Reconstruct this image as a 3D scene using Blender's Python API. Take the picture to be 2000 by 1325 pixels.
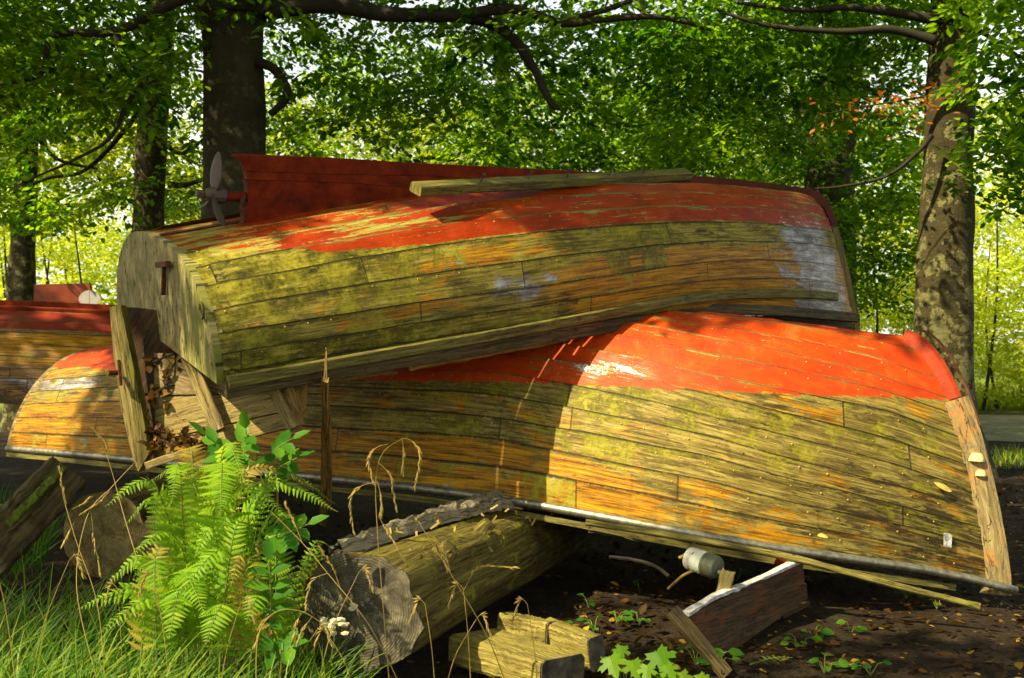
import bpy, math, random
import numpy as np
from mathutils import Vector, Matrix
R = random.Random(7)
NR = np.random.RandomState(11)
for o in list(bpy.data.objects):
    bpy.data.objects.remove(o)
SC = bpy.context.scene
COL = SC.collection

# ------------------------------------------------------------------ camera, sky, sun, exposure
CAMH, FPX = 1.28, 2222.0
cam = bpy.data.objects.new('camera', bpy.data.cameras.new('camera'))
COL.objects.link(cam)
cam.location = (0, 0, CAMH)
cam.rotation_euler = (math.radians(90), 0, 0)
cam.data.sensor_width = 36.0
cam.data.lens = 40.0
cam.data.clip_end = 600
cam.data.dof.use_dof = True
cam.data.dof.focus_distance = 5.2
cam.data.dof.aperture_fstop = 5.6
SC.camera = cam
TOSUN = Vector((-0.70, -0.42, 0.80)).normalized()
SUN_EL = math.asin(TOSUN.z)
SUN_AZ = math.atan2(TOSUN.x, TOSUN.y)
W = bpy.data.worlds.new('World')
SC.world = W
W.use_nodes = True
wn = W.node_tree
bg = wn.nodes['Background']
sky = wn.nodes.new('ShaderNodeTexSky')
sky.sky_type = 'NISHITA'
sky.sun_disc = False
sky.sun_elevation = SUN_EL
sky.sun_rotation = SUN_AZ
# bright summer haze and thin cloud low in the sky
geo = wn.nodes.new('ShaderNodeTexCoord')
sp_ = wn.nodes.new('ShaderNodeSeparateXYZ')
wn.links.new(geo.outputs['Generated'], sp_.inputs[0])
mr = wn.nodes.new('ShaderNodeMapRange')
mr.interpolation_type = 'SMOOTHSTEP'
mr.inputs['From Min'].default_value = 0.60
mr.inputs['From Max'].default_value = 0.10
wn.links.new(sp_.outputs[2], mr.inputs[0])
cl = wn.nodes.new('ShaderNodeTexNoise')
cl.inputs['Scale'].default_value = 3.0
cl.inputs['Detail'].default_value = 6
wn.links.new(geo.outputs['Generated'], cl.inputs['Vector'])
ma = wn.nodes.new('ShaderNodeMath')
ma.operation = 'MULTIPLY_ADD'
ma.inputs[1].default_value = 0.8
ma.inputs[2].default_value = 0.35
wn.links.new(cl.outputs[0], ma.inputs[0])
mm_ = wn.nodes.new('ShaderNodeMath')
mm_.operation = 'MULTIPLY'
mm_.use_clamp = True
wn.links.new(mr.outputs[0], mm_.inputs[0])
wn.links.new(ma.outputs[0], mm_.inputs[1])
mxw = wn.nodes.new('ShaderNodeMix')
mxw.data_type = 'RGBA'
mxw.inputs[7].default_value = (9.2, 9.4, 8.6, 1)
wn.links.new(mm_.outputs[0], mxw.inputs[0])
wn.links.new(sky.outputs[0], mxw.inputs[6])
wn.links.new(mxw.outputs[2], bg.inputs[0])
sky.dust_density = 4.0
sky.air_density = 0.8
bg.inputs[1].default_value = 0.085
sl = bpy.data.lights.new('sun', 'SUN')
sl.energy = 5.0
sl.angle = math.radians(0.55)
sl.color = (1.0, 0.88, 0.56)
sun = bpy.data.objects.new('sun', sl)
COL.objects.link(sun)
sun.rotation_euler = TOSUN.to_track_quat('Z', 'Y').to_euler()
SC.view_settings.view_transform = 'Standard'
SC.view_settings.look = 'None'
SC.view_settings.gamma = 1.0
SC.view_settings.use_curve_mapping = False
SC.view_settings.exposure = 1.25
SC.cycles.max_bounces = 8
SC.cycles.transparent_max_bounces = 4
SC.cycles.use_denoising = True
SC.cycles.sample_clamp_indirect = 4.0


def P(px, py, d):
    """the point seen at a pixel of the 2000 px wide photograph, d metres in front of the camera"""
    return Vector(((px - 1000) / FPX * d, d, CAMH - (py - 662.5) / FPX * d))


# ------------------------------------------------------------------ node helpers
class NT:
    def __init__(s, name, rough=0.7, spec=0.3):
        s.m = bpy.data.materials.new(name)
        s.m.use_nodes = True
        s.t = s.m.node_tree
        s.b = s.t.nodes['Principled BSDF']
        s.b.inputs['Roughness'].default_value = rough
        s.b.inputs['Specular IOR Level'].default_value = spec

    def _set(s, sock, v):
        if isinstance(v, bpy.types.NodeSocket):
            s.t.links.new(v, sock)
        elif isinstance(v, (tuple, list)) and sock.type == 'RGBA' and len(v) == 3:
            sock.default_value = (*v, 1)
        else:
            sock.default_value = v

    def math(s, op, a, b=0.0, c=None):
        n = s.t.nodes.new('ShaderNodeMath')
        n.operation = op
        s._set(n.inputs[0], a)
        s._set(n.inputs[1], b)
        if c is not None:
            s._set(n.inputs[2], c)
        return n.outputs[0]

    def add(s, *a):
        r = a[0]
        for x in a[1:]:
            r = s.math('ADD', r, x)
        return r

    def mul(s, a, b):
        return s.math('MULTIPLY', a, b)

    def off(s, x, k):      # (x-.5)*k
        return s.math('MULTIPLY_ADD', x, k, -0.5 * k)

    def step(s, x, a, b):
        n = s.t.nodes.new('ShaderNodeMapRange')
        n.interpolation_type = 'SMOOTHSTEP'
        s._set(n.inputs['Value'], x)
        s._set(n.inputs['From Min'], a)
        s._set(n.inputs['From Max'], b)
        return n.outputs[0]

    def mix(s, f, a, b, mode='MIX'):
        n = s.t.nodes.new('ShaderNodeMix')
        n.data_type = 'RGBA'
        n.blend_type = mode
        s._set(n.inputs['Factor'], f)
        s._set(n.inputs['A'] if False else n.inputs[6], a)
        s._set(n.inputs[7], b)
        return n.outputs[2]

    def noise(s, vec, scale=5.0, detail=4.0, rough=0.6, dist=0.0):
        n = s.t.nodes.new('ShaderNodeTexNoise')
        if vec is not None:
            s._set(n.inputs['Vector'], vec)
        n.inputs['Scale'].default_value = scale
        n.inputs['Detail'].default_value = detail
        n.inputs['Roughness'].default_value = rough
        n.inputs['Distortion'].default_value = dist
        return n.outputs[0]

    def voro(s, vec, scale=5.0):
        n = s.t.nodes.new('ShaderNodeTexVoronoi')
        s._set(n.inputs['Vector'], vec)
        n.inputs['Scale'].default_value = scale
        return n.outputs['Distance']

    def white(s, a, b=0.0):
        n = s.t.nodes.new('ShaderNodeTexWhiteNoise')
        n.noise_dimensions = '2D'
        s._set(n.inputs['Vector'], s.comb(a, b, 0.0))
        return n.outputs[0]

    def comb(s, x, y, z):
        n = s.t.nodes.new('ShaderNodeCombineXYZ')
        for i, v in enumerate((x, y, z)):
            s._set(n.inputs[i], v)
        return n.outputs[0]

    def sep(s, v):
        n = s.t.nodes.new('ShaderNodeSeparateXYZ')
        s._set(n.inputs[0], v)
        return n.outputs

    def coord(s, which='Object'):
        return s.t.nodes.new('ShaderNodeTexCoord').outputs[which]

    def attr(s, name):
        n = s.t.nodes.new('ShaderNodeAttribute')
        n.attribute_name = name
        return n.outputs['Fac']

    def ramp(s, f, stops):
        n = s.t.nodes.new('ShaderNodeValToRGB')
        e = n.color_ramp.elements
        while len(e) < len(stops):
            e.new(0.5)
        for x, (p, c) in zip(e, stops):
            x.position = p
            x.color = (*c, 1)
        s._set(n.inputs[0], f)
        return n.outputs[0]

    def bump(s, h, strength=0.5, dist=0.01):
        n = s.t.nodes.new('ShaderNodeBump')
        n.inputs['Strength'].default_value = strength
        n.inputs['Distance'].default_value = dist
        s._set(n.inputs['Height'], h)
        s.t.links.new(n.outputs[0], s.b.inputs['Normal'])

    def out(s, col, rough=None, metal=None):
        s._set(s.b.inputs['Base Color'], col)
        if rough is not None:
            s._set(s.b.inputs['Roughness'], rough)
        if metal is not None:
            s._set(s.b.inputs['Metallic'], metal)
        return s.m


def hull_material(name, reds, barecol, seed, gloss=0.5):
    n = NT(name, .7, .2)
    u, sv, _ = n.sep(n.coord('UV'))
    st = n.math('FLOOR', sv)
    fr = n.math('FRACT', sv)
    y = n.mul(sv, 0.115)
    rs = n.white(st, seed)
    pu = n.math('MULTIPLY_ADD', u, 1 / 1.9, n.mul(rs, 7.0))
    cell = n.math('FLOOR', pu)
    rp = n.white(cell, n.add(st, seed * 3.1))
    butt = n.math('ABSOLUTE', n.off(n.math('FRACT', pu), 1.0))
    pos = n.comb(u, y, seed * 1.0)
    grain = n.noise(n.comb(n.math('MULTIPLY_ADD', u, 1.1, n.mul(rp, 20.0)), n.mul(y, 34.0), n.mul(rp, 9.0)), 3.0, 6, 0.68, 0.4)
    fgrain = n.noise(n.comb(n.mul(u, 3.0), n.mul(y, 150.0), rp), 2.0, 4, 0.7)
    blot = n.noise(n.comb(u, y, n.math('MULTIPLY_ADD', rp, 3.0, seed)), 6.0, 7, 0.68, 0.3)
    be = n.noise(n.comb(n.mul(u, 1.6), n.mul(y, 5.0), n.math('MULTIPLY_ADD', st, 1.7, seed)), 2.6, 8, 0.66, 0.5)
    be2 = n.noise(n.comb(n.mul(u, 2.4), n.mul(y, 11.0), n.math('MULTIPLY_ADD', st, 2.3, seed + 9)), 3.0, 8, 0.7, 0.4)
    fine = n.noise(pos, 55.0, 4, 0.65)
    d, mcol, l = barecol
    gm = n.add(n.mul(grain, 0.7), n.mul(fgrain, 0.3))
    wea = n.ramp(gm, [(0.36, d), (0.48, mcol), (0.64, l)])
    var = n.ramp(gm, [(0.40, (.085, .030, .001)), (0.5, (.33, .140, .002)), (0.62, (.56, .29, .006))])
    alg = n.ramp(n.add(n.mul(blot, 0.62), n.mul(fine, 0.2), n.mul(grain, .18)), [(0.41, (.018, .016, .001)), (0.495, (.12, .105, .003)), (0.59, (.32, .275, .016))])
    pal = n.ramp(n.add(n.mul(grain, .4), n.mul(be2, .6)), [(0.38, (.06, .05, .055)), (0.5, (.23, .21, .22)), (0.62, (.55, .56, .58))])
    ra = n.off(rp, 0.5)
    mv = n.step(n.add(n.attr('varn'), n.off(be, 1.9), ra), 0.42, 0.62)
    sd0 = n.math('MINIMUM', fr, n.math('SUBTRACT', 1.0, fr))
    mm = n.step(n.add(n.attr('moss'), n.off(blot, 2.3), n.mul(ra, -0.7), n.mul(n.step(sd0, .26, .0), .24)), 0.42, 0.66)
    mp = n.mul(n.step(n.add(n.attr('pale'), n.off(be, 2.2), n.off(blot, 1.2)), 0.42, 0.66), .9)
    md = n.step(n.add(n.attr('dark'), n.off(be2, 2.1)), 0.48, 0.72)
    col = n.mix(mv, wea, var)
    col = n.mix(mm, col, n.mix(0.78, n.mix(1.0, col, alg, 'MULTIPLY'), alg))
    col = n.mix(mp, col, pal)
    col = n.mix(n.mul(md, 0.82), col, (.018, .011, .004))
    big = n.noise(n.comb(n.mul(u, .9), n.mul(y, 3.6), n.math('MULTIPLY_ADD', rp, 7.0, seed + 13)), 2.6, 8, 0.66, 0.8)
    col = n.mix(n.mul(n.step(big, .535, .60), n.math('SUBTRACT', n.math('SUBTRACT', .70, n.mul(mm, .45)), n.mul(mv, .40))), col, n.mix(.30, (.045, .026, .006), col))
    col = n.mix(n.mul(n.step(big, .435, .39), n.math('SUBTRACT', .60, n.mul(mv, .45))), col, n.mix(.2, n.mix(.5, l, alg), col))
    pat = n.noise(n.comb(n.mul(u, 2.0), n.mul(y, 9.0), n.math('MULTIPLY_ADD', rp, 5.0, seed + 3)), 3.4, 9, 0.72, 0.6)
    col = n.mix(n.mul(n.step(pat, .535, .57), n.math('SUBTRACT', n.math('SUBTRACT', .72, n.mul(mm, .35)), n.mul(mv, .38))), col, n.mix(.35, (.035, .022, .007), col))
    col = n.mix(n.mul(n.step(pat, .44, .40), n.math('SUBTRACT', .55, n.mul(mv, .35))), col, n.mix(.3, l, col))
    gr = n.noise(n.comb(n.mul(u, 5.0), n.mul(y, 13.0), seed + 1), 4.0, 8, 0.75)
    col = n.mix(n.mul(n.step(gr, .52, .64), .42), col, n.mix(.25, (.022, .016, .004), col))
    streak = n.step(n.noise(n.comb(n.mul(u, 34.0), n.mul(y, 2.2), seed), 1.0, 4, 0.6), 0.60, 0.74)
    col = n.mix(n.mul(streak, 0.30), col, (.03, .022, .006))
    # red bottom paint with worn edges and chips
    chn = n.noise(n.comb(n.mul(u, 1.5), n.mul(y, 17.0), n.math('MULTIPLY_ADD', st, 3.3, seed + 5)), 3.0, 9, 0.72, 0.3)
    pm = n.step(n.add(n.attr('paint'), n.off(n.noise(pos, 14.0, 6, 0.7), 0.035), n.mul(n.off(chn, 1.0), n.mul(n.attr('wear'), .22))), -0.002, 0.003)
    sd = n.math('MINIMUM', fr, n.math('SUBTRACT', 1.0, fr))
    edge = n.step(sd, 0.13, 0.0)
    chip = n.step(n.add(n.attr('wear'), n.mul(edge, 0.46), n.off(chn, 2.6), n.off(fine, 0.5)), 0.56, 0.62)
    red = n.ramp(n.add(n.mul(be, .6), n.mul(blot, .4)), [(0.3, reds[0]), (0.5, reds[1]), (0.7, reds[2])])
    red = n.mix(n.mul(n.step(n.noise(pos, 3.0, 8, 0.72), 0.56, 0.72), 0.45), red, (.10, .04, .008))
    red = n.mix(n.mul(n.step(blot, .55, .70), .35), red, n.mix(.5, reds[2], (.42, .16, .05)))
    red = n.mix(n.mul(n.step(n.add(n.noise(n.comb(n.mul(u, 3.0), n.mul(y, 14.0), seed + 2), 4.0, 8, .74), n.mul(n.step(sd0, .22, 0), .07)), .55, .66), .55), red, n.mix(.3, red, (.05, .028, .006)))
    und = n.mix(n.step(n.add(n.attr('pale'), n.off(blot, 1.6)), 0.4, 0.55), n.mix(0.35, wea, (.30, .25, .06)), n.mix(n.step(n.add(n.mul(fine, .5), n.mul(blot, .5)), .47, .53), wea, (.62, .64, .55)))
    pc = n.mix(chip, red, und)
    col = n.mix(pm, col, pc)
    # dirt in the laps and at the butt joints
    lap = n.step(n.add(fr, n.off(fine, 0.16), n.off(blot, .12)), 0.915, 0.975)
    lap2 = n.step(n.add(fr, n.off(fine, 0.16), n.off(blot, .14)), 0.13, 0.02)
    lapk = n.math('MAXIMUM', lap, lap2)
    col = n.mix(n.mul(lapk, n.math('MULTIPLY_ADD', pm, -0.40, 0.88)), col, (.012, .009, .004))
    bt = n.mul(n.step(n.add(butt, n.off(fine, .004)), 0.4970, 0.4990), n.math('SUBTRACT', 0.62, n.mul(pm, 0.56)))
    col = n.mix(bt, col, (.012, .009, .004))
    rough = n.add(0.68, n.mul(mv, -0.22 * gloss), n.mul(mp, -0.2 * gloss), n.mul(pm, -0.28 * gloss), n.off(fine, 0.25))
    h = n.add(n.mul(gm, 0.8), n.mul(n.mul(chip, pm), -0.35), n.mul(pm, 0.25), n.mul(bt, -1.0), n.mul(fine, 0.25), n.mul(mm, 0.2))
    n.bump(h, 0.75, 0.006)
    return n.out(col, rough)


def wood_material(name, dark, mid, light, moss=0.0, mosscol=(.13, .13, .008), scale=1.0, rough=0.75, bump=0.7, tint=None):
    n = NT(name, rough)
    u, v, _ = n.sep(n.coord('UV'))
    pos = n.comb(u, v, 0.0)
    g = n.noise(n.comb(n.mul(u, 1.2 * scale), n.mul(v, 26.0 * scale), 0.0), 3.0, 6, 0.7, 0.5)
    g2 = n.noise(n.comb(n.mul(u, 4.0), n.mul(v, 120.0), 3.0), 2.0, 4, 0.7)
    b = n.noise(n.comb(n.mul(u, 1.5), n.mul(v, 4.0), 7.0), 3.0, 7, 0.68, 0.3)
    gm = n.add(n.mul(g, .65), n.mul(g2, .35))
    col = n.ramp(gm, [(0.33, dark), (0.5, mid), (0.67, light)])
    if tint:
        col = n.mix(n.step(b, 0.50, 0.62), col, n.mix(0.75, col, tint))
    col = n.mix(n.mul(n.step(n.noise(pos, 7.0, 6, .7), 0.55, 0.72), 0.6), col, dark)
    if moss:
        col = n.mix(n.step(n.noise(pos, 5.0, 7, 0.7), 0.75 - moss * 0.4, 0.85 - moss * 0.4), col, mosscol)
    ck = n.noise(n.comb(n.mul(u, .7 * scale), n.mul(v, 13.0 * scale), 11.0), 3.0, 6, .62, .6)
    ckm = n.step(n.math('ABSOLUTE', n.math('SUBTRACT', ck, .5)), .010, .003)
    col = n.mix(n.mul(ckm, .85), col, (.010, .007, .002))
    big = n.noise(n.comb(n.mul(u, .8), n.mul(v, 2.6), 21.0), 3.4, 7, .68, .5)
    col = n.mix(n.mul(n.step(big, .53, .60), .65), col, n.mix(.3, dark, col))
    n.bump(n.add(gm, n.mul(b, .4), n.mul(ckm, -1.2), n.mul(big, .5)), bump, 0.010)
    return n.out(col)


def plain(name, col, rough=0.6, var=0.3, scale=12.0, metal=0.0, bump=0.2, second=None):
    n = NT(name, rough)
    c = n.coord('Object')
    f = n.noise(c, scale, 6, 0.7)
    s2 = second or tuple(x * (1 - var) for x in col)
    colr = n.ramp(f, [(0.36, s2), (0.62, col)])
    if bump:
        n.bump(n.noise(c, scale * 4, 4, .6), bump, 0.004)
    return n.out(colr, rough, metal)


def leaf_material(name, cols, trans, tw=0.45, rough=0.42):
    """thin leaf: diffuse and gloss on top, light passing through from behind"""
    n = NT(name, rough, 0.12)
    r = n.attr('rnd')
    n._set(n.b.inputs['Base Color'], n.ramp(r, [(0.0, cols[0]), (0.55, cols[1]), (1.0, cols[2])]))
    tr = n.t.nodes.new('ShaderNodeBsdfTranslucent')
    n._set(tr.inputs[0], n.ramp(r, [(0.0, trans[0]), (1.0, trans[1])]))
    mx = n.t.nodes.new('ShaderNodeMixShader')
    mx.inputs[0].default_value = tw
    n.t.links.new(n.b.outputs[0], mx.inputs[1])
    n.t.links.new(tr.outputs[0], mx.inputs[2])
    n.t.links.new(mx.outputs[0], n.t.nodes['Material Output'].inputs[0])
    return n.m


M = {}
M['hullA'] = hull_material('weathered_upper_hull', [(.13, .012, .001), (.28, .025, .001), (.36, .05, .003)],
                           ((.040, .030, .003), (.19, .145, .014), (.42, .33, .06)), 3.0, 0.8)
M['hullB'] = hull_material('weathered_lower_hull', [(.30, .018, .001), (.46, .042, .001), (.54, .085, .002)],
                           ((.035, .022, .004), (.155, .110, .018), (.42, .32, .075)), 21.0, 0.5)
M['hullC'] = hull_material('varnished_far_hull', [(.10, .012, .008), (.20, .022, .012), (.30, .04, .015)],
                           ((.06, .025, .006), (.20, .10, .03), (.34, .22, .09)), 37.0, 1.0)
M['transom'] = None
M['rail'] = wood_material('mossy_rail_wood', (.035, .028, .006), (.14, .112, .018), (.29, .24, .055), 0.5, (.15, .14, .012))
M['darkrail'] = wood_material('dark_rail_wood', (.018, .012, .004), (.075, .05, .014), (.17, .13, .035), 0.4, (.06, .055, .006))
M['splint'] = wood_material('splintered_wood', (.05, .03, .008), (.24, .13, .025), (.46, .33, .10), 0.4, (.16, .15, .012))
M['tan'] = wood_material('bare_tan_wood', (.07, .045, .010), (.23, .165, .045), (.40, .31, .11), 0.25, (.20, .18, .02))
M['tandark'] = wood_material('stained_tan_wood', (.06, .038, .012), (.20, .135, .05), (.36, .27, .12), 0.1)
M['brown'] = wood_material('dark_brown_board', (.02, .010, .003), (.07, .036, .010), (.13, .075, .02), 0.1, tint=(.16, .045, .008))
M['stem'] = wood_material('rotten_stem_wood', (.06, .04, .015), (.21, .15, .055), (.38, .29, .12), 0.15, (.25, .22, .05), tint=(.34, .16, .04))
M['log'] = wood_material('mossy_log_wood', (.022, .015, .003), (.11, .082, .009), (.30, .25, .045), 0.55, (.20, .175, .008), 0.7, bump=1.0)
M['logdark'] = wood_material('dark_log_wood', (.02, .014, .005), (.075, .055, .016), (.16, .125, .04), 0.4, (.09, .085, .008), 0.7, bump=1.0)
M['oldbark'] = wood_material('grey_bark', (.09, .072, .04), (.27, .22, .13), (.46, .39, .25), 0.0, scale=1.3, bump=1.0)
M['split'] = wood_material('split_firewood', (.05, .035, .005), (.22, .17, .03), (.42, .35, .09), 0.2, (.26, .24, .02))
M['skeg'] = None
M['metal'] = plain('weathered_metal_strip', (.34, .32, .22), .48, .5, 30, .75, .2, (.16, .14, .10))
M['rust'] = plain('rusty_iron', (.16, .055, .018), .8, .5, 40, .3, .5, (.05, .02, .008))
M['iron'] = plain('dull_iron', (.10, .10, .085), .55, .4, 40, .7, .3)
M['bronze'] = plain('pinkish_grey_propeller', (.11, .08, .058), .65, .25, 25, .35, .15)
M['brass'] = plain('brass_rivet', (.50, .29, .06), .5, .5, 60, .3, .0)
M['palebl'] = plain('pale_blade', (.40, .36, .32), .6, .15, 20, .0, .1)
M['white'] = plain('white_can_paint', (.66, .68, .56), .45, .25, 14, 0, .05, (.45, .48, .34))
M['canend'] = plain('dull_green_can_end', (.17, .18, .10), .4, .4, 14, .3, .05)
M['redink'] = plain('faded_red_print', (.55, .14, .05), .6, .3, 60, 0, 0)
M['hose'] = plain('yellow_rubber_hose', (.42, .24, .02), .5, .4, 30, 0, .1)
M['sticker'] = plain('peeling_white_sticker', (.66, .66, .58), .6, .5, 45, 0, .1, (.10, .09, .06))
M['fungus'] = plain('pale_yellow_fungus', (.72, .56, .22), .7, .25, 25, 0, .2)
M['fungw'] = plain('cream_fungus', (.70, .62, .40), .8, .4, 40, 0, .5, (.36, .28, .12))


def bark_material(name, a, b, lich):
    n = NT(name, .85, .2)
    c = n.coord('Object')
    x, y, z = n.sep(c)
    f = n.noise(n.comb(n.mul(x, 2.0), n.mul(y, 2.0), n.mul(z, .5)), 3.0, 8, .7)
    f2 = n.noise(n.comb(x, y, n.mul(z, 3.0)), 6.0, 6, .7)
    col = n.ramp(n.add(n.mul(f, .6), n.mul(f2, .4)), [(0.34, a), (0.64, b)])
    low = n.step(z, 3.2, 1.0)
    lm = n.step(n.add(n.noise(c, 7.0, 8, .72), n.mul(low, 0.06)), .56, .60)
    col = n.mix(n.mul(lm, .85), col, lich)
    n.bump(n.add(f2, n.mul(n.noise(n.comb(x, y, n.mul(z, .3)), 30, 5, .7), .7)), .8, .03)
    return n.out(col)


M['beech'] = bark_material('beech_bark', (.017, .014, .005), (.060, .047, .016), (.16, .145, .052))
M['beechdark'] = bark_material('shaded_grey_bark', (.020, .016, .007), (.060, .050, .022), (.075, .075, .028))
M['twig'] = plain('dark_branch_bark', (.030, .023, .011), .85, .5, 8, 0, .5)
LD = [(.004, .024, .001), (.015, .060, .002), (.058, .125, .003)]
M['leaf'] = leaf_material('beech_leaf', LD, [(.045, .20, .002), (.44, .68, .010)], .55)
M['leaflit'] = leaf_material('sun_tinted_leaf', [(.03, .08, .002), (.14, .21, .006), (.32, .36, .02)], [(.20, .36, .005), (.80, .82, .03)], .5)  # brighter copy of the beech leaf, sunlight put into its colour
M['leafbush'] = leaf_material('sun_tinted_bush_leaf', [(.30, .38, .012), (.54, .60, .03), (.72, .72, .12)], [(.42, .56, .01), (.82, .84, .06)], .5, .5)  # pale colours stand in for direct sun on the bushes
M['leafrust'] = leaf_material('copper_leaf', [(.16, .035, .004), (.30, .075, .006), (.42, .14, .01)], [(.55, .13, .01), (.80, .28, .02)], .4)
M['fern'] = leaf_material('fern_green', [(.10, .23, .010), (.19, .34, .016), (.34, .42, .03)], [(.30, .56, .02), (.55, .70, .04)], .42)
M['dryfern'] = leaf_material('browning_fern', [(.16, .10, .012), (.30, .22, .03), (.40, .34, .06)], [(.35, .22, .02), (.5, .42, .05)], .35)
M['ash'] = leaf_material('ash_leaf', [(.025, .09, .008), (.05, .15, .012), (.10, .21, .016)], [(.08, .32, .015), (.22, .48, .02)], .38)
M['maple'] = leaf_material('maple_leaf', [(.06, .15, .006), (.11, .21, .010), (.18, .26, .015)], [(.22, .42, .01), (.42, .56, .02)], .4)
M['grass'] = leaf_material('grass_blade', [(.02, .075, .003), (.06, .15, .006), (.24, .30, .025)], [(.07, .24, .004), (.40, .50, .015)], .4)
M['meadow'] = leaf_material('verge_grass', [(.10, .18, .01), (.20, .28, .02), (.36, .38, .05)], [(.25, .40, .02), (.6, .65, .06)], .4)
M['straw'] = leaf_material('straw', [(.38, .27, .07), (.60, .48, .16), (.80, .70, .33)], [(.45, .32, .08), (.70, .55, .2)], .25)
M['litter'] = leaf_material('leaf_litter', [(.022, .012, .004), (.085, .036, .007), (.40, .24, .02)], [(.10, .04, .005), (.4, .2, .02)], .15, .6)
M['stemgreen'] = plain('green_stem', (.16, .20, .03), .6, .3, 20, 0, 0)
M['stembrown'] = plain('brown_stem', (.24, .15, .03), .6, .4, 20, 0, 0)


# ------------------------------------------------------------------ object helpers
def tag(o, label=None, cat=None, group=None, kind=None):
    if label:
        o['label'] = label
    if cat:
        o['category'] = cat
    if group:
        o['group'] = group
    if kind:
        o['kind'] = kind
    return o


def empty(name, loc=(0, 0, 0), rot=None):
    o = bpy.data.objects.new(name, None)
    COL.objects.link(o)
    Mx = Matrix.Translation(Vector(loc))
    if rot is not None:
        Mx = Mx @ rot.to_4x4()
    o.matrix_world = Mx
    o['mw'] = [x for r in Mx for x in r]
    return o


def mat_of(o):
    m = o.get('mw')
    return Matrix([m[i * 4:i * 4 + 4] for i in range(4)]) if m else Matrix.Identity(4)


def finish():
    for o in bpy.data.objects:
        if 'mw' in o.keys():
            del o['mw']


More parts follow.
